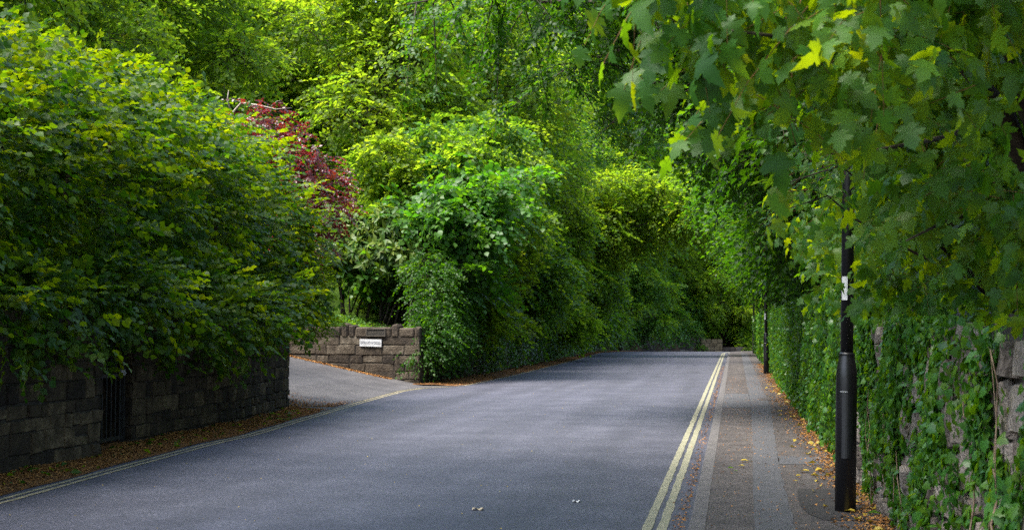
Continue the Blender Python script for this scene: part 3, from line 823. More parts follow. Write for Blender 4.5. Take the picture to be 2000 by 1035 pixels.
# ------------------------------------------------------------------ foliage: near beech hedge
def hedge_blobs(seed):
    rg = np.random.default_rng(seed); B = []
    for y in np.arange(9.0, 26.7, 1.15):
        top = np.interp(y, [9, 14, 20, 25, 28], [5.0, 5.0, 5.5, 5.2, 4.7])
        xc = np.interp(y, [9, 18, 27], [-9.0, -9.1, -9.5])
        B.append((xc + rg.uniform(-.2, .15), y, top - 1.35, 1.35, 1.25, 1.35))
        B.append((xc + .15 + rg.uniform(-.15, .25), y + .5, 3.2 + rg.uniform(-.2, .2), 1.5, 1.2, 1.15))
        B.append((xc + .05 + rg.uniform(-.15, .2), y + .2, 2.25 + rg.uniform(-.1, .2), 1.3, 1.15, .75))
    for y in np.arange(9.5, 24.6, .95): B.append((-7.85 + rg.uniform(-.15, .15) - .04 * max(0, y - 18), y, rg.uniform(1.75, 2.1), .75, .8, rg.uniform(.45, .75)))
    for y in np.arange(10, 27, 2.3): B.append((-10.6, y, 4.6, 1.4, 1.6, 1.2))
    return B
hb = hedge_blobs(2)
h = thing('beech_hedge', 'tall dense beech hedge overhanging the dark stone wall by the road', 'hedge', (0, 0, 0))
crown('foliage', h, [M['beech'], M['twig']], hb, 17000, L=.42, k=9, leaf=.105, tm=T6W, seed=5, up=.8, droop=.2, shell=.6, bump=.32, cull=CAM, twig=.2, tw=.0025, hang=.12, jit=.42, ow=.7)
rg = np.random.default_rng(8)
for y in np.arange(9.3, 27, .9):
    mb = MB()
    pts = wob((-9.4 + rg.uniform(-.3, .3), y, 1.2), (-9.2 + rg.uniform(-.5, .5), y + rg.uniform(-.4, .4), 4.4), 5, .06, rg)
    mb.tube(pts, [.07, .06, .05, .035, .015], 7)
    mb.build('stem', M['bark'], h, True)

# copper shrub behind the hedge end, with a bare dead branch
c = thing('copper_beech', 'dark red leaved copper beech poking out of the green hedge end', 'shrub', (-9.2, 28.6, 1.4))
cb = [(-.75, .2, 4.35, .7, .6, .6), (-.1, .1, 3.95, .6, .5, .55), (.5, .1, 3.4, .6, .5, .6), (.80, .0, 2.7, .55, .5, .6), (.2, .1, 2.1, .45, .5, .5), (.55, 0, 1.9, .35, .4, .4)]
crown('foliage', c, [M['red'], M['twig']], cb, 860, L=.34, k=9, leaf=.075, tm=T6, seed=15, up=.6, droop=.4, shell=.7, twig=.6, tw=.003, hang=.4)
trunk_mesh(c, (-.2, .2, 0), (-.3, .2, 3.6), .06, cb, 3, 'stem')
mb = MB()
mb.tube([(-1.55, .3, 4.3), (-1.36, .3, 4.72), (-1.15, .3, 4.95), (-.75, .25, 4.88), (-.35, .2, 4.78), (.0, .2, 4.80)], [.035, .03, .027, .022, .014, .005], 7)
mb.tube([(-1.36, .3, 4.72), (-1.45, .25, 5.0), (-1.42, .25, 5.22)], [.022, .016, .006], 6)
mb.tube([(-.5, .22, 4.82), (-.33, .2, 4.95), (-.22, .2, 4.97)], [.012, .008, .003], 5)
mb.build('bare_branch', M['deadwood'], c, True)
c = thing('privet_bush', 'small bright yellow green bush at the hedge end over the pier', 'bush', (-8.85, 27.2, 1.2))
cb = [(.50, .1, 1.0, .42, .5, .55), (.58, 0, .55, .4, .45, .35), (.1, .2, 1.5, .5, .5, .5)]
crown('foliage', c, [M['lime'], M['twig']], cb, 650, L=.3, k=9, leaf=.06, tm=T6, seed=17, up=.7, shell=.8, twig=.5, tw=.003)
trunk_mesh(c, (0, .1, 0), (.05, .1, 1.2), .03, cb, 4, 'stem')

# ------------------------------------------------------------------ bank above the drive wall
rg = np.random.default_rng(31)
n = 9000
X = rg.uniform(-17, -8.75, n); Yq = dwall_y(0) * 0 + np.array([dwall_y(x) for x in X]) + .38 + np.abs(rg.normal(0, 1.0, n))
Z = np.array([terrain(x, y) for x, y in zip(X, Yq)]) + rg.uniform(.0, .28, n) * (.6 + .4 * np.sin(X * 2.1))
P = np.stack([X, Yq, np.maximum(Z, 1.40)], 1)
D = np.stack([rg.normal(0, 1, n), rg.normal(-.5, 1, n), rg.normal(-.1, .3, n)], 1); Nn = np.array([0, -.2, 1.]) + rg.normal(0, .35, (n, 3))
tag(mesh_parts('ground_cover', [leaf_arrays(P, D, Nn, rg.uniform(.06, .12, n), T6, rg.random(n)) + (0,)], [M['cover']]), 'low leafy green ground cover along the top of the drive wall', 'ground cover', kind='stuff')

def clumpy(name, label, cat, loc, blobs, mat, n, L, k, leaf, tm, seed, r0=.06, top=None, stem='stem', group=None, **kw):
    t = thing(name, label, cat, loc, 0, group)
    base = np.array(loc)
    cull = CAM - base
    crown('crown' if stem == 'trunk' else 'foliage', t, [M[mat], M['twig']], blobs, n, L, k, leaf, tm, seed, cull=cull, **kw)
    tp = top or (0, 0, max(b[2] for b in blobs) * .8)
    trunk_mesh(t, (0, 0, -.1), tp, r0, blobs, seed + 100, stem)
    return t

# laurel: long leaves in rosettes, bare leaning stems underneath
t = thing('laurel_bush', 'glossy laurel bush with long leaves and bare stems above the name sign', 'bush', (-10.6, 41.2, 1.75))
lb = [(-1.0, -.2, 2.0, .9, .9, .75), (.2, -.4, 1.9, 1.0, .9, .8), (1.2, -.4, 1.75, .8, .8, .7), (.3, 0, 2.6, 1.1, .9, .7), (-.9, .2, 2.7, .9, .8, .6), (1.5, -.3, 1.25, .5, .5, .4)]
rg = np.random.default_rng(41)
P, O = blob_points(lb, 800, rg, .45, .2, .62, CAM - np.array(t.location))
parts = []
for a in range(7):   # whorls
    an = 2 * math.pi * a / 7
    n = len(P); t1 = unit(np.cross(O, np.array([.1, .2, 1.]))); t2 = np.cross(O, t1)
    D = O * .55 + t1 * math.cos(an) + t2 * math.sin(an) + np.array([0, 0, -.35]) + rg.normal(0, .2, P.shape)
    parts.append(leaf_arrays(P + rg.normal(0, .02, P.shape), D, O + np.array([0, 0, .5]) + rg.normal(0, .2, P.shape), rg.uniform(.19, .32, n), TL, rg.random(n)) + (0,))
mesh_parts('foliage', parts, [M['laurel']], t)
for i in range(26):
    mb = MB(); x0 = rg.uniform(-1.6, 1.4); y0 = rg.uniform(-.4, .6)
    x1 = x0 + rg.uniform(-.2, .9)
    mb.tube(wob((x0 * .7, y0, -.25), (x1, y0 + rg.uniform(-.4, .2), 1.75), 5, .05, rg), [.035, .03, .026, .02, .012], 6)
    mb.build('stem', M['bark'], t, True)

# drooping layered shrub above and to the right of the laurel
lay = []
rg = np.random.default_rng(43)
for i in range(56):
    a = i * 2.4; hmax = 4.6 + 1.3 * math.sin(a * 1.0 + .6) + .5 * math.sin(3 * a)
    z = 1.0 + (hmax - 1.0) * rg.random() ** .8
    r = 2.7 * rg.uniform(.15, 1.05)
    lay.append((r * math.cos(a) + .2, r * math.sin(a) * .6 - .2, z, rg.uniform(.45, .95), rg.uniform(.45, .9), rg.uniform(.09, .18)))
clumpy('hazel_bush', 'layered green hazel with drooping tiers of leaves behind the laurel', 'shrub', (-8.9, 42.4, 1.6), lay, 'hazel', 2100, .85, 9, .19, T6W, 44, r0=.07, top=(.2, 0, 4.6), up=.9, ow=.7, droop=.45, shell=.9, hang=.3, twig=.5, jit=.35, deep=.3)

# dark evergreen mass hanging on the wall corner
clumpy('ivy_bush', 'dark ivy bush draped over the wall corner right of the name sign', 'shrub', (-9.1, 39.6, 1.3),
       [(.15 * math.sin(5 * q) + .7, -1.15 + 4.4 * ((q * 7.3) % 1), -.45 + 2.6 * q, .45 + .25 * math.sin(9 * q) ** 2, .5, .35) for q in np.linspace(0, 1, 22)], 'dark', 2600, .45, 9, .09, T6, 45, up=.4, droop=.6, hang=.5, twig=.3)

# shrub line over the wall, nearer to farther
def wallshrub(seed, h=4.2, w=1.5):
    rg = np.random.default_rng(seed); B = []
    for i in range(22):
        z = .95 + (h - .95) * ((i + rg.random()) / 22) ** 1.15; ww = w * np.interp(z / h, [0, .45, 1], [.7, 1.0, .6])
        B.append((rg.uniform(-.8, .75) * ww, rg.uniform(-1.15, 1.15) * ww, z, rg.uniform(.5, 1.0), rg.uniform(.5, 1.0), rg.uniform(.3, .6)))
    return B
G_sh = 'bushes growing over the roadside wall'
S1 = clumpy('elm_shrub', 'fresh green leafy shrub bulging over the wall just past the ivy corner', 'shrub', (-8.7, 46.0, 1.0), wallshrub(51, 7.4, 2.1), 'mid', 3300, .75, 9, .185, T6, 51, group=G_sh, up=.65, ow=.8, jit=.45, droop=.45, twig=.4)
S2 = clumpy('elder_shrub', 'bright yellow green shrub leaning over the wall at mid distance', 'shrub', (-8.6, 52.5, .7), wallshrub(52, 7.2, 2.1), 'lime', 3200, .75, 9, .19, TS_W, 52, group=G_sh, up=.65, ow=.8, jit=.45, droop=.45, twig=.4)
S3 = clumpy('holly_shrub', 'dark leafy shrub on the wall in the shade beyond the bright one', 'shrub', (-9.0, 60, .8), wallshrub(53, 7.4, 2.1), 'mid', 3200, .75, 9, .185, TS_W, 53, group=G_sh, up=.6, ow=.8, jit=.45, droop=.5, twig=.4)
for (src, lab, loc, rz, sc) in (
    (S2, 'light green shrub crowding the wall right behind the ivy corner', (-9.6, 43.5, .4), 4.6, .95),
    (S1, 'green shrub on the roadside wall between the bright shrub and shaded one', (-9.3, 56.2, .9), 2.2, 1.05),
    (S3, 'dark shrub over the wall further on, below the arching trees', (-9.4, 67, .8), 1.2, 1.1),
    (S1, 'mid green shrub on the wall before the far bend', (-9.6, 73.5, .7), 4.1, 1.1),
    (S3, 'dark green shrub on the wall just before the road bends', (-9.8, 81, .6), 3.0, 1.15),
    (S1, 'shrub on top of the wall at the start of the far bend', (-9.4, 89, .4), .7, 1.2),
    (S3, 'dark shrub above the brown wall on the outside of the bend', (-7.4, 101, .4), 5.0, 1.1),
    (S2, 'pale leafy bush above the short buff wall at the bend', (-2.2, 113.5, -.8), .4, .9),
    (S2, 'light green bush over the low wall closing the footway', (.4, 114, -1.2), 2.9, .85),
    (S2, 'yellow green bush behind the far lamp post beyond the bend', (3.4, 115.5, -1.2), 1.9, 1.0),
    (S3, 'dark bush on the bank behind the brown wall of the bend', (-8.8, 107, .8), 2.0, 1.1),
    (S1, 'green bush on the bank above the middle of the far bend', (-6.2, 109.5, -.3), 4.0, .9),
    (S3, 'dark bush in front of the brown wall end beside the buff wall', (-2.9, 111.6, -.9), 3.4, .6),
    (S3, 'dark bush on the wall where the creeper hangs thickest', (-9.6, 95, .5), 1.1, 1.1),
    (S1, 'mid green bush behind the buff wall in the bend', (-4.2, 112.3, -.9), .2, .9),
    (S2, 'lit bush over the wall ahead of the darkest shade', (-8.9, 64, .5), 2.6, 1.0),
    (S1, 'green bush against the wall beside the field maple', (-8.9, 78, .4), 5.2, 1.0)):
    copy_thing(src, lab, loc, rz, sc)

# ------------------------------------------------------------------ ivy sheets on walls
def ivy_on(name, label, fn, srange, zrange, n, size, seed, dens, thick=.12, stems=0, tm=TIVY, parent=None):
    rg = np.random.default_rng(seed)
    t = thing(name, label, 'ivy', (0, 0, 0))
    s = rg.uniform(*srange, n * 3); z = rg.uniform(*zrange, n * 3)
    k = rg.random(n * 3) < dens(s, z); s, z = s[k][:n], z[k][:n]; n = len(s)
    x, y, nx_, ny_ = fn(s)
    off = .03 + rg.random(n) ** 1.5 * thick * (1 + .6 * np.sin(s * 2.1 + z * 3))
    P = np.stack([x + nx_ * off, y + ny_ * off, z], 1)
    nr = np.stack([nx_, ny_, np.full(n, .35)], 1) + rg.normal(0, .33, (n, 3))
    D = np.stack([rg.normal(0, .5, n), rg.normal(0, .5, n), -1 + rg.normal(0, .45, n)], 1)
    parts = [leaf_arrays(P, D, nr, size * rg.uniform(.55, 1.3, n), tm, rg.random(n)) + (0,)]
    mesh_parts('foliage', parts, [M['ivy']], t)
    if stems:
        for i in range(stems):
            mb = MB()
            s0 = rg.uniform(*srange); zz = zrange[0] + rg.uniform(0, .3); pts = []; s1 = s0
            for q in range(9):
                a = fn(np.array([s1])); o = .05 + rg.uniform(0, .04)
                pts.append((float(a[0][0] + a[2][0] * o), float(a[1][0] + a[3][0] * o), zz))
                s1 += rg.normal(0, .10); zz += (zrange[1] - zrange[0]) / 9 * rg.uniform(.6, 1.2)
            r0 = rg.uniform(.003, .009)
            mb.tube(pts, list(np.linspace(r0, r0 * .4, 9)), 5)
            mb.build('stem', M['vine'], t, True)
    return t
rfn = lambda s: (np.array([rwall(v) for v in s]), s, -np.ones_like(s), np.zeros_like(s))
def dn(s, z):
    m = .62 + .5 * np.sin(s * 1.9 + .6) * np.sin(z * 3.3 + s * .8) + .35 * np.sin(s * 4.3 + z * 6) + .2
    m = m * np.interp(z, [0, .25, .6, 1.6], [.35, .6, 1.0, 1.1])
    m = np.where(s < 12.9, m * .85, m + .5)
    m = np.where((s > 11.4) & (s < 13.6) & (z < .62), m * .18, m)
    m = np.where((s > 7.6) & (s < 8.5) & (z > .3), m * .35, m)
    m = np.where((s > 6.0) & (s < 6.5), m * .45, m)
    gap = np.sin(s * 5.1 + 1.3 * np.sin(z * 4)) * np.sin(z * 4.7 + s * 1.7) + .45 * np.sin(s * 11 + z * 8)
    m = np.where((s < 13.6) & (gap < -.12 + .28 * (z < .5) + .15 * (s < 8.5)), m * .05, m)
    return np.clip(m, 0, 1)
ivy_on('climbing_ivy', 'ivy climbing the pale rubble wall close beside the nearest lamp post', rfn, (4.5, 13.9), (.05, 1.66), 15000, .052, 61, dn, .08, 12)
ivy_on('climbing_ivy', 'thick dark ivy curtain on the wall between the first and second lamp posts', rfn, (14.9, 46), (.08, 2.1), 38000, .064, 62, lambda s, z: np.clip(np.interp(z, [0, .3, .7], [.35, .85, 1]) * (1 - .8 * ((s > 39) & (z < .7))), 0, 1), .11, 24)
ivy_on('climbing_ivy', 'distant ivy on the wall between the second and far lamp posts', rfn, (46, 90), (.1, 2.2), 9000, .11, 63, lambda s, z: np.interp(z, [0, .3, .7], [.3, .8, 1]), .10)
lfn = lambda s: (np.array([lwall(v) for v in s]), s, np.ones_like(s), np.zeros_like(s))
ivy_on('climbing_ivy', 'ivy sheet covering the shaded wall past the drive corner', lfn, (38, 70), (.1, 1.9), 13000, .085, 64, lambda s, z: np.clip(np.interp(z, [0, .4, .9], [.25, .6, 1]) * (.75 + .4 * np.sin(s * 1.1)), 0, 1), .3)
ivy_on('climbing_ivy', 'creeper hanging on the far wall before the bend', lfn, (70, 112), (.0, 2.0), 12000, .12, 65, lambda s, z: np.clip(np.interp(z, [0, .5, 1.2], [.25, .55, 1]) * (.65 + .4 * np.sin(s * .9) + .3 * (s > 95)), 0, 1), .3)

# ------------------------------------------------------------------ background trees
def tree_blobs(seed, H, Rd, z0, n=16):
    rg = np.random.default_rng(seed); B = []
    for i in range(n):
        f = (i + .5) / n; z = z0 + (H - z0) * f
        w = Rd * math.sin(math.pi * min(1, .18 + .80 * f)) ** .7
        a = i * 2.4 + rg.uniform(-.4, .4); r = w * rg.uniform(.35, .75)
        s = Rd * rg.uniform(.36, .52)
        B.append((r * math.cos(a), r * math.sin(a), z, s, s, s * rg.uniform(.55, .8)))
    return B
def tree(name, label, loc, H, Rd, z0, mat, n, seed, leaf=.22, L=1.1, k=9, group=None, rz=0, scale=1.0, tm=TS_W, up=.8, droop=.4, nb=16):
    t = thing(name, label, 'tree', loc, rz, group, scale)
    B = tree_blobs(seed, H, Rd, z0, nb)
    crown('crown', t, [M[mat], M['twig']], B, n, L, k, leaf, tm, seed, up=.65, ow=.75, jit=.45, droop=droop, shell=.6, twig=.4, tw=.008, bump=.30)
    trunk_mesh(t, (0, 0, -.3), (.3, .2, H * .85), H * .018, B, seed + 3)
    return t
GL = 'pale green trees on the hillside behind the hedge'
GR = 'shady trees behind the footway wall'
TA = tree('lime_tree', 'tall pale lime green tree rising behind the layered hazel', (-13.5, 53, 2.6), 13, 4.6, 1.2, 'lime', 5200, 71, group=GL)
TB = tree('birch_tree', 'yellow green light crowned tree rising behind the hedge end', (-18.5, 43, 2.6), 13, 4.0, 1.5, 'lime', 5200, 72, leaf=.19, L=.9, group=GL)
TC = tree('maple_tree', 'mid green dense tree over the wall where the road narrows', (-12.2, 66, 2.0), 14, 4.8, .8, 'mid', 5600, 73, group=GL)
gz = lambda x, y: terrain(x, y)
for (src, lab, x, y, rz, sc) in (
    (TA, 'pale green tree in the second row above the copper beech', -20, 54, 1.3, 1.0),
    (TB, 'yellow green tree directly behind the long beech hedge', -13.6, 21.5, 2.0, .82),
    (TB, 'pale tree behind the hedge near the bare dead branch', -16, 30.5, 3.9, .78),
    (TA, 'pale green tree high behind the hedge, deeper in the garden', -22, 36, 4.4, .95),
    (TB, 'light green tree above the near part of the hedge', -15.5, 14.5, 5.1, 1.0),
    (TC, 'dense green tree at the back above the birch', -28, 47, .6, 1.3),
    (TA, 'tall pale tree on the hill behind the maple', -22, 72, 2.7, 1.35),
    (TC, 'dense green tree beside the far wall above the dark shrubs', -13, 80, 3.3, 1.15),
    (TA, 'pale green tree above the dark shrub before the bend', -14.5, 92, 5.6, 1.2),
    (TC, 'dense tree filling the gap above the far bend', -11.5, 104, 1.9, 1.75),
    (TB, 'yellow green tree lit by the sky above the buff wall', -6.5, 117, .9, 1.3),
    (TA, 'pale tree standing behind the low wall at the road end', 1.2, 123, 3.1, 1.2),
    (TC, 'dense tree beyond the bend behind the far lamp post', 9, 122, 4.5, 1.2),
    (TA, 'tall pale tree farthest up the wooded hillside', -34, 66, 1.0, 1.5),
    (TC, 'big green tree at the skyline over the hedge', -33, 30, 2.2, 1.5),
    (TC, 'green tree at the skyline above the hazel', -30, 88, 5.2, 1.6),
    (TA, 'pale tree on the skyline over the far wall', -18, 112, 2.3, 1.6),
    (TC, 'tall dense tree closing the road tunnel beyond the bend', -2, 136, .2, 1.7),
    (TA, 'pale tree high over the road end, behind the beech limb', -8, 128, 2.9, 1.8),
    (TC, 'dense tree on the skyline behind the beech limb', 6, 142, 4.9, 2.0),
    (TB, 'yellow green tree low on the bank inside the far bend', -4.6, 112.5, 3.6, .62),
    (TC, 'dense low tree on the bank over the brown wall', -7.6, 104.5, 5.4, .6),
    (TA, 'pale tree on the slope directly above the hazel', -11.5, 60, 3.3, 1.0),
    (TC, 'dense tree arching over the verge before the field maple', -11.0, 86, 2.4, .85),
    ):
    copy_thing(src, lab, (x, y, gz(x, y) - .2), rz, sc)

# bright tree leaning over the road at mid distance
clumpy('field_maple', 'bright yellow green field maple reaching over the road toward the far bend', 'tree', (-9.6, 74, 1.2),
       [(1.0 + 6.6 * q + .5 * math.sin(9 * q), 1.6 * math.sin(13 * q + k), 4.4 + 1.7 * q + 1.3 * k * (1 - .35 * q) + .5 * math.sin(17 * q + 2 * k), .8 + .35 * math.sin(7 * q + k) ** 2, 1.0, .38) for k in range(3) for q in np.linspace(0, 1, 9)],
       'lime', 3400, .95, 9, .21, TS_W, 81, r0=.16, top=(2.5, 0, 6.2), stem='trunk', up=.65, ow=.75, jit=.45, droop=.4)

# ------------------------------------------------------------------ trees on the right, behind the wall
def rtree_blobs(seed, reach=3.0):
    rg = np.random.default_rng(seed); B = []
    for i in range(9): B.append((rg.uniform(-2.2, 2.2), rg.uniform(-3, 3), rg.uniform(5.5, 10), rg.uniform(1.3, 2.0), rg.uniform(1.4, 2.1), rg.uniform(.8, 1.3)))
    for i in range(5): B.append((rg.uniform(-4.4, -2), rg.uniform(-4, 4), rg.uniform(7, 9.6), rg.uniform(1.1, 1.7), rg.uniform(1.2, 1.9), rg.uniform(.6, .9)))
    for i in range(9): B.append((rg.uniform(-reach - .6, -1.2), rg.uniform(-3.2, 3.2), rg.uniform(3.4, 6.4), rg.uniform(.9, 1.5), rg.uniform(1.0, 1.6), rg.uniform(.5, .9)))
    for i in range(9): B.append((rg.uniform(-3.3, -2.1), rg.uniform(-4, 4), rg.uniform(2.2, 3.4), rg.uniform(.5, .8), rg.uniform(.8, 1.2), rg.uniform(.35, .6)))
    for i in range(8): B.append((rg.uniform(-1.6, -.3), rg.uniform(-3.2, 3.2), rg.uniform(1.2, 3.4), rg.uniform(.6, 1.0), rg.uniform(.9, 1.5), rg.uniform(.6, .9)))
    return B
def rtree(name, label, loc, seed, mat, n, leaf=.13, reach=3.0, k=10):
    t = thing(name, label, 'tree', loc, 0, GR); B = rtree_blobs(seed, reach)
    crown('crown', t, [M[mat], M['twig']], B, n, .75, k, leaf, TS_W, seed, up=.8, droop=.45, shell=.65, twig=.5, tw=.006, bump=.28)
    trunk_mesh(t, (.3, 0, -.3), (0, .3, 8.5), .20, B, seed + 1)
    return t
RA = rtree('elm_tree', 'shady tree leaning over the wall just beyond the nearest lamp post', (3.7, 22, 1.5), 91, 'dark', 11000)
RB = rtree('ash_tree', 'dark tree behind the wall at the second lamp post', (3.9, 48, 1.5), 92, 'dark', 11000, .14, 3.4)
for (src, lab, x, y, rz, sc) in (
    (RB, 'dark tree behind the wall between the first two lamp posts', 3.8, 30, 0, .95),
    (RA, 'dark tree overhanging the footway a little before the second lamp post', 3.9, 39, 0, 1.05),
    (RA, 'dark tree past the second lamp post over the footway', 4.0, 58, .25, 1.1),
    (RA, 'shady tree beside the far lamp post', 4.4, 79, 0, 1.1),
    ):
    copy_thing(src, lab, (x, y, 1.3), rz, sc)

# unseen oak added above the frame, broad crown shaped to shade the near road
rg = np.random.default_rng(97)
cbl = [(rg.uniform(-3.8, 2), rg.uniform(-2, 9), rg.uniform(5.6, 8.5), rg.uniform(1.2, 1.9), rg.uniform(1.2, 1.9), rg.uniform(.6, .9)) for _ in range(24)]
cbl += [(rg.uniform(-12.4, -7.4), rg.uniform(1, 9.5), rg.uniform(5.8, 7.6), rg.uniform(1.1, 1.7), rg.uniform(1.1, 1.7), rg.uniform(.5, .8)) for _ in range(15)]
clumpy('unseen_shade_oak', 'unseen oak added behind the ivy wall, crown spread to shade the near road', 'tree', (4.6, 5, 1.4), cbl, 'dark', 12000, .8, 9, .14, TS_W, 98, r0=.3, top=(-.5, 0, 9), stem='trunk', up=.9)
# beech limb reaching across the road overhead
rg = np.random.default_rng(95); bb = []
arms = [((3.2, 25, 4.5), (-5.6, 24, 7.2)), ((3.2, 25, 5), (-3.2, 26, 6.3)), ((3.2, 25, 4.2), (-1.0, 23, 5.4)), ((3.2, 25, 5.5), (-2, 21, 8)), ((3.2, 25, 6), (-5, 27, 9)), ((3.2, 25, 5), (-1.2, 28, 6.2)), ((3.2, 25, 6), (1, 22, 8)), ((3.2, 25, 6), (-2.4, 24, 7.4)), ((3.2, 25, 6.5), (-1.4, 27, 7.8)), ((3.2, 25, 6), (-4.2, 22.5, 7.2)), ((3.2, 25, 6.5), (-3.4, 26.5, 8.4))]
t = thing('beech_tree', 'beech tree with long dark limbs hanging leafy twigs across the road', 'tree', (0, 0, 0))
mb = MB()
mb.tube([(3.5, 25, 1), (3.4, 25, 2.5), (3.2, 25, 5), (3.3, 25.2, 8), (3.2, 25.3, 12)], [.34, .27, .24, .2, .08], 12)
PP = []; DD = []
for a, b in arms:
    a = np.array(a, float); b = np.array(b, float); pts = []
    for i, q in enumerate(np.linspace(0, 1, 9)):
        p = a + (b - a) * q + np.array([0, 0, 1.1 * math.sin(q * math.pi)]) + (rg.normal(0, .10, 3) if 0 < i < 8 else 0)
        pts.append(p)
    mb.tube([tuple(p) for p in pts], list(np.linspace(.085, .012, 9)), 7)
    # side shoots that droop
    for i in range(46):
        q = rg.uniform(.25, 1.0) * 8; j = min(7, int(q)); p = pts[j] + (pts[j + 1] - pts[j]) * (q - j)
        d = unit(np.array([rg.normal(-.35, .8), rg.normal(0, .8), rg.normal(-.15, .35)])); ln = rg.uniform(.7, 1.9)
        sp = []
        for w in np.linspace(0, 1, 5): sp.append(p + d * ln * w + np.array([0, 0, -.34 * ln * w * w]))
        mb.tube([tuple(x) for x in sp], list(np.linspace(.014, .003, 5)), 4, cap=False)
        for w in range(16):
            u = rg.uniform(.15, 1) * 4; jj = min(3, int(u)); bp_ = sp[jj] + (sp[jj + 1] - sp[jj]) * (u - jj)
            PP.append(bp_); dd = d + rg.normal(0, .7, 3); dd[2] = dd[2] * .5 - .15; DD.append(dd)
mb.build('trunk', M['bark'], t, True)
PP = np.array(PP); DD = np.array(DD)
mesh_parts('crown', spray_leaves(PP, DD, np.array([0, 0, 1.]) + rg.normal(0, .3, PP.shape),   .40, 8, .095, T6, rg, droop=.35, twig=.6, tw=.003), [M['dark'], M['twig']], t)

# ------------------------------------------------------------------ near sycamore over the footway
t = thing('sycamore_tree', 'sycamore with big lobed leaves hanging close over the footway and lamp post', 'tree', (0, 0, 0))
mb = MB(); rg = np.random.default_rng(101)
limbs = [
    [(2.3, 8.8, 1.2), (1.75, 8.0, 2.0), (1.42, 7.3, 2.35), (1.28, 7.0, 2.62), (1.02, 6.6, 2.78), (.78, 6.2, 2.86), (.3, 5.6, 2.95), (-.3, 5.0, 2.95), (-.75, 4.8, 2.85)],
    [(2.3, 8.8, 1.2), (1.7, 7.8, 2.1), (1.40, 7.0, 2.55), (1.15, 6.4, 2.80), (1.0, 6.2, 3.1), (.8, 5.8, 3.5)],
    [(1.7, 7.6, 2.2), (1.5, 7.1, 2.7), (1.4, 6.8, 3.2), (1.3, 6.6, 3.8)],
    [(2.3, 8.8, 1.2), (2.2, 8.6, 3), (2.3, 8.7, 5), (2.2, 8.6, 7)],
    [(1.28, 7.0, 2.62), (.95, 6.6, 2.45), (.62, 6.2, 2.35), (.35, 5.9, 2.3)],
    [(1.02, 6.6, 2.78), (.6, 5.6, 2.7), (.2, 5.0, 2.6), (.0, 4.6, 2.55)],
    [(1.55, 7.4, 2.25), (1.2, 6.8, 2.15), (.9, 6.3, 2.05), (.7, 6.0, 1.95)],
]
rads = [[.075, .062, .05, .044, .034, .024, .016, .010, .005], [.06, .05, .038, .03, .022, .008], [.04, .03, .02, .006], [.13, .11, .08, .04], [.018, .013, .009, .004], [.016, .012, .008, .004], [.016, .012, .008, .004]]
for l, r in zip(limbs, rads): mb.tube(l, r, 8)
mb.build('trunk', M['bark'], t, True)
sb = [(-.22, 4.8, 2.86, .32, .5, .12), (.0, 4.9, 2.76, .34, .5, .18), (.22, 5.1, 2.68, .40, .6, .26), (.55, 5.3, 2.68, .42, .6, .30), (.95, 5.5, 3.0, .45, .7, .24), (1.35, 5.9, 3.12, .45, .7, .26),
      (.16, 5.3, 2.42, .18, .4, .14), (.40, 5.7, 2.58, .18, .4, .14), (.95, 6.1, 2.30, .2, .5, .2), (.80, 6.1, 2.28, .10, .4, .12), (1.15, 6.2, 2.06, .22, .5, .14), (1.45, 6.3, 2.05, .3, .6, .25)]
mid_b = [(1.25, 6.6, 3.2, .5, .6, .3), (1.75, 7.6, 3.0, .45, .6, .35), (.95, 7.4, 2.85, .45, .6, .3), (1.75, 8.2, 2.4, .4, .5, .45), (.6, 7.0, 2.9, .4, .6, .3), (1.2, 8.0, 2.4, .35, .5, .35), (.98, 8.0, 3.0, .3, .5, .22)]
up_b = [(.75, 5.0, 3.7, .5, .8, .4), (1.1, 4.8, 3.6, .7, .9, .5), (.9, 3.6, 3.8, .9, .9, .5), (.4, 6.0, 3.6, 1.0, 1.2, .6), (1.4, 6.5, 3.6, 1.0, 1.3, .6), (.9, 7.4, 3.5, .8, .9, .4), (1.8, 7.2, 3.5, .8, .9, .5), (.4, 7.5, 4.6, 1.6, 1.6, .9), (2.2, 8, 5, 1.6, 1.6, 1.2), (2, 8.5, 6.8, 1.8, 1.8, 1.2), (0, 9.5, 5.6, 1.6, 1.6, .9)]
def syc(parts, blobs, n, k, leaf, rg, shell=.95, L=.28):
    P, O = blob_points(blobs, n, rg, shell, .15, .45)
    D = O * .7 + rg.normal(0, .55, P.shape) + np.array([-.35, -.25, -.2])
    Nn = np.array([-.25, -.45, .85]) + O * .25 + rg.normal(0, .38, P.shape)
    parts += spray_leaves(P, D, Nn, L, k, leaf, TSYC, rg, droop=.25, ang=60, twig=.5, tw=.0022, jit=.55, hang=.45)
parts = []
syc(parts, sb, 360, 5, .094, rg); syc(parts, mid_b, 300, 5, .112, rg); syc(parts, up_b, 1300, 5, .14, rg)
mesh_parts('crown', parts, [M['syc'], M['redtwig']], t)
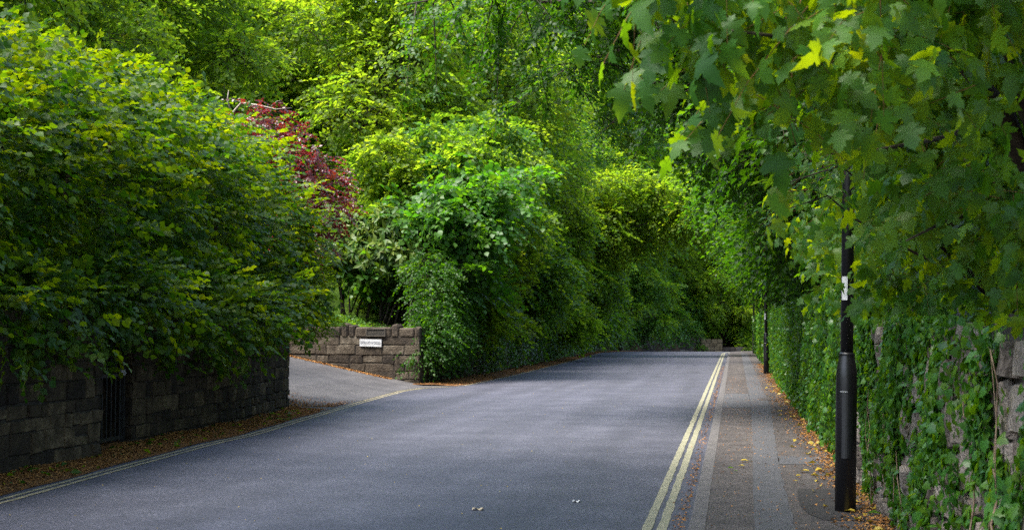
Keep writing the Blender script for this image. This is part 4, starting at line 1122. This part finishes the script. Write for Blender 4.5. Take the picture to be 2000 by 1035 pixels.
# saplings of the same kind behind the wall
t = thing('sycamore_sapling', 'sycamore sapling leaning over the ivy wall behind the nearest lamp post', 'sapling', (0, 0, 0))
sb2 = [(1.6, 8.6, 2.15, .38, .8, .35), (1.7, 9.8, 2.4, .6, .9, .6), (1.5, 11, 2.0, .45, .9, .45), (1.6, 12.2, 2.5, .7, .9, .7), (1.35, 11.2, 2.95, .5, .8, .4), (1.9, 10.5, 3.2, .8, 1, .7), (1.45, 13.6, 2.1, .6, .9, .5), (1.3, 14.8, 2.9, .7, 1, .5), (1.9, 13.5, 3.6, 1, 1.2, .9), (1.4, 16, 2.4, .6, 1.1, .7), (1.5, 18, 2.6, .7, 1.3, .8), (2.6, 9.5, 2.4, .8, 1, .8), (2.6, 7.5, 2.6, .7, .9, .9)]
parts = []; syc(parts, sb2, 1250, 5, .115, rg, .9, .26)
mesh_parts('crown', parts, [M['syc'], M['redtwig']], t)
for b in sb2:
    mb = MB(); mb.tube(wob((b[0] + .7, b[1] + .2, 1.2), b[:3], 5, .05, rg), [.035, .03, .024, .016, .008], 6); mb.build('stem', M['bark'], t, True)
# ash shoots with small paired leaflets by the lamp column
t = thing('ash_sapling', 'ash sapling with small paired leaflets hanging in front of the lamp column', 'sapling', (0, 0, 0))
parts = []; mb = MB()
ends = [(.42, 9.2, 2.68), (.50, 9.6, 2.62), (.34, 9.3, 2.52), (.62, 9.4, 2.80), (.80, 10, 2.72), (.28, 9.7, 2.36), (.66, 9.7, 2.70), (.58, 9.1, 2.90), (.8, 9.3, 2.8)]
for e in ends:
    e = np.array(e); pts = wob((1.9, 10.2, 1.7), tuple(e + (.35, .1, .12)), 6, .03, rg); pts.append(tuple(e)); mb = MB(); mb.tube(pts, list(np.linspace(.016, .004, 7)), 6); mb.build('stem', M['bark'], t, True)
    P = np.array([np.array(pts[i]) + rg.normal(0, .03, 3) for i in (3, 4, 5, 5, 6, 6, 6, 6)]); D = np.array([-.6, -.2, -.35]) + rg.normal(0, .5, P.shape)
    parts += spray_leaves(P, D, np.array([-.2, -.3, 1]) + rg.normal(0, .25, P.shape), .26, 9, .068, TL if False else tmpl_leaf6(.48, .06, .12), rg, droop=.4, ang=62, twig=1.0, tw=.0022, jit=.2, hang=.25)
mesh_parts('foliage', parts, [M['mid'], M['redtwig']], t)

# ------------------------------------------------------------------ litter
def litter(name, label, X, Y, zf, size, seed, mat='litter'):
    rg = np.random.default_rng(seed); n = len(X)
    Z = np.array([zf(x, y) for x, y in zip(X, Y)]) + rg.uniform(.006, .016, n)
    P = np.stack([X, Y, Z], 1); D = np.stack([rg.normal(0, 1, n), rg.normal(0, 1, n), rg.normal(0, .15, n)], 1); Nn = np.array([0, 0, 1.]) + rg.normal(0, .35, (n, 3))
    return tag(mesh_parts(name, [leaf_arrays(P, D, Nn, size * rg.uniform(.5, 1.5, n), TS, rg.random(n)) + (0,)], [M[mat]]), label, 'leaf litter', kind='stuff')
rg = np.random.default_rng(111)
n = 16000; Yv = rg.uniform(9, 26.6, n); f = rg.random(n) ** .8
X = np.array([ledge(y) - .10 + (lwall(y) - ledge(y) + .06) * q for y, q in zip(Yv, f)]) + rg.normal(0, .03, n)
litter('leaf_litter', 'rusty brown fallen litter on the verge below the dark wall', X, Yv, ZV, .028, 1)
n = 14000; Yv = 8 + 52 * rg.random(n) ** 1.3; X = 1.29 - np.abs(rg.normal(0, .19, n)) - .06 * np.sin(Yv * 1.3)
litter('leaf_litter', 'orange brown fallen litter along the foot of the ivy wall', X, Yv, zpath, .032, 2)
n = 1400; Yv = 8 + 50 * rg.random(n) ** 1.5; X = -.40 - np.abs(rg.normal(0, .05, n))
litter('leaf_litter', 'scattered orange leaf scraps in the gutter beside the kerb', X, Yv, zroad, .024, 3)
n = 2200; Yv = rg.uniform(9, 45, n); X = rg.uniform(-.22, 1.1, n)
litter('leaf_litter', 'thin scatter of small yellowish leaf scraps on the footway', X, Yv, zpath, .018, 4)
n = 3500; X = rg.uniform(-15, -9.2, n); Yv = np.array([dwall_y(x) for x in X]) - .12 - np.abs(rg.normal(0, .16, n))
litter('leaf_litter', 'orange litter strip at the foot of the sign wall on the drive', X, Yv, lambda x, y: zdrive(x, y), .05, 5)
n = 2200; X = rg.uniform(-9.4, -7.5, n); Yv = 26.9 + np.abs(rg.normal(0, .9, n)) + .3 * np.sin(X * 3)
k = X < np.array([ledge(y) - .1 for y in Yv]); litter('leaf_litter', 'brown litter on the drive edge beside the wall pier', X[k], Yv[k], lambda x, y: zdrive(x, y), .035, 6)
n = 5000; Yv = rg.uniform(37.6, 95, n); X = np.array([ledge(y) - .05 + (lwall(y) - ledge(y)) * q for y, q in zip(Yv, rg.random(n))])
litter('leaf_litter', 'brown litter along the verge of the ivy swamped wall', X, Yv, ZV, .045, 7)
n = 420; Yv = rg.uniform(9, 40, n); X = rg.uniform(-6.6, -.8, n)
litter('leaf_litter', 'tiny pale specks of leaf scattered over the road surface', X, Yv, zroad, .016, 8, 'yellow')

n = 150; Yv = rg.uniform(11, 26, n); X = np.array([ledge(y) - .1 + (lwall(y) - ledge(y)) * q for y, q in zip(Yv, rg.random(n))])
litter('leaf_litter', 'green leaves fallen on the rusty verge below the dark wall', X, Yv, lambda x, y: ZV(x, y) + .01, .085, 9, 'beech')
n = 160; Yv = 9 + 30 * rg.random(n) ** 1.5; X = 1.2 - np.abs(rg.normal(0, .2, n))
litter('leaf_litter', 'yellow leaves lying in the orange litter at the ivy wall foot', X, Yv, lambda x, y: zpath(x, y) + .008, .075, 10, 'yellow')
def flake(name, label, cat, loc, size, mat, tm, rz, group=None, tilt=.15):
    D = np.array([[math.cos(rz), math.sin(rz), 0.]]); Nn = np.array([[tilt, -tilt, 1.]])
    V, F = tm
    o = mesh_parts(name, [leaf_arrays(np.zeros((1, 3)), D, Nn, np.array([size]), tm, np.array([.6])) + (0,)], [M[mat]])
    o.location = loc; return tag(o, label, cat, group)
GF = 'fallen leaves on the footway'
T6b = tmpl_leaf6(.55, .14, .05)
for (x, y, s, m, rz, lab) in ((.06, 16.6, .10, 'yellow', .1, 'curled yellow fallen leaf near the grey strip of the footway'), (.10, 16.0, .07, 'yellow', 2.9, 'small yellow fallen leaf beside the larger curled one'),
                              (-.08, 15.7, .08, 'cover', .4, 'pale green fallen leaf on the brown tarmac near the kerb'), (.02, 15.4, .06, 'cover', 2.0, 'tiny green fallen leaf beside the pale green one'),
                              (.62, 15.0, .075, 'yellow', .6, 'yellow fallen leaf at the edge of the dark tarmac patch'), (.595, 14.5, .06, 'yellow', 1.3, 'folded yellow fallen leaf just in front of the dark patch'),
                              (.78, 15.5, .11, 'yellow', 2.7, 'yellow fallen leaf on the litter behind the lamp post'), (.985, 12.2, .11, 'yellow', 2.5, 'yellow fallen leaf touching the foot of the lamp post'), (1.08, 12.1, .12, 'cover', .3, 'grey green fallen leaf between lamp post and wall')):
    flake('fallen_leaf', lab, 'leaf', (x, y, KH + .02), s, m, T6b, rz, GF)
def scrap(name, label, loc, dims, rz, mat):
    mb = MB(); a, b = dims
    n = 5
    for i in range(n + 1):
        u = -a + 2 * a * i / n
        for s in (-1, 1): mb.v.append((u, s * b * (1 + .15 * math.sin(i * 2)), .012 + .010 * math.sin(i * 1.7 + s)))
    for i in range(n): mb.face((2 * i, 2 * i + 2, 2 * i + 3, 2 * i + 1))
    bot = len(mb.v)
    mb.v += [(x, y, z - .003) for x, y, z in mb.v[:bot]]
    for i in range(n): mb.face((bot + 2 * i, bot + 2 * i + 1, bot + 2 * i + 3, bot + 2 * i + 2))
    o = mb.build(name, M[mat]); o.location = loc; o.rotation_euler = (0, 0, rz); return tag(o, label, 'litter')
scrap('paper_scrap', 'small crumpled white paper scrap on the road near the yellow lines', (-1.43, 12.97, .0), (.035, .02), -.1, 'paper')
scrap('card_scrap', 'flat beige card scrap lying in the middle of the road', (-2.22, 12.3, .0), (.05, .03), .05, 'card')

# ------------------------------------------------------------------ light, camera, render
EL, AZ = R(63), R(-126)      # sun stands to the left and a little ahead
to_sun = Vector((math.cos(EL) * math.sin(AZ), math.cos(EL) * math.cos(AZ), math.sin(EL)))
sl = bpy.data.lights.new('sun', 'SUN'); sl.energy = 2.5; sl.angle = R(32); sl.color = (1, .97, .90)
so = bpy.data.objects.new('sun', sl); COL.objects.link(so); so.rotation_euler = (-to_sun).to_track_quat('-Z', 'Y').to_euler(); so.location = (0, 0, 60)
w = bpy.data.worlds.new('World'); scene.world = w; w.use_nodes = True
nt = w.node_tree; nt.nodes.clear()
sky = nt.nodes.new('ShaderNodeTexSky'); sky.sky_type = 'NISHITA'; sky.sun_disc = False
sky.sun_elevation = EL; sky.sun_rotation = AZ; sky.air_density = 1.0; sky.dust_density = 3.0
bg = nt.nodes.new('ShaderNodeBackground'); bg.inputs[1].default_value = .15
ow = nt.nodes.new('ShaderNodeOutputWorld'); nt.links.new(sky.outputs[0], bg.inputs[0]); nt.links.new(bg.outputs[0], ow.inputs[0])

cd = bpy.data.cameras.new('camera'); co = bpy.data.objects.new('camera', cd); COL.objects.link(co)
cd.sensor_width = 36; cd.lens = 50.0; cd.clip_end = 1000; cd.clip_start = .05
co.location = (0, 0, 1.6); co.rotation_euler = (R(90 + 2.463), 0, R(8.871))
cd.dof.use_dof = True; cd.dof.focus_distance = 18; cd.dof.aperture_fstop = 7.0
scene.camera = co
scene.view_settings.view_transform = 'Standard'; scene.view_settings.look = 'None'
scene.view_settings.exposure = 2.25; scene.view_settings.gamma = 1
scene.render.engine = 'CYCLES'
cy = scene.cycles
cy.use_denoising = False; cy.max_bounces = 12; cy.diffuse_bounces = 9; cy.glossy_bounces = 3; cy.transmission_bounces = 8
cy.use_adaptive_sampling = False
cy.caustics_reflective = False; cy.caustics_refractive = False
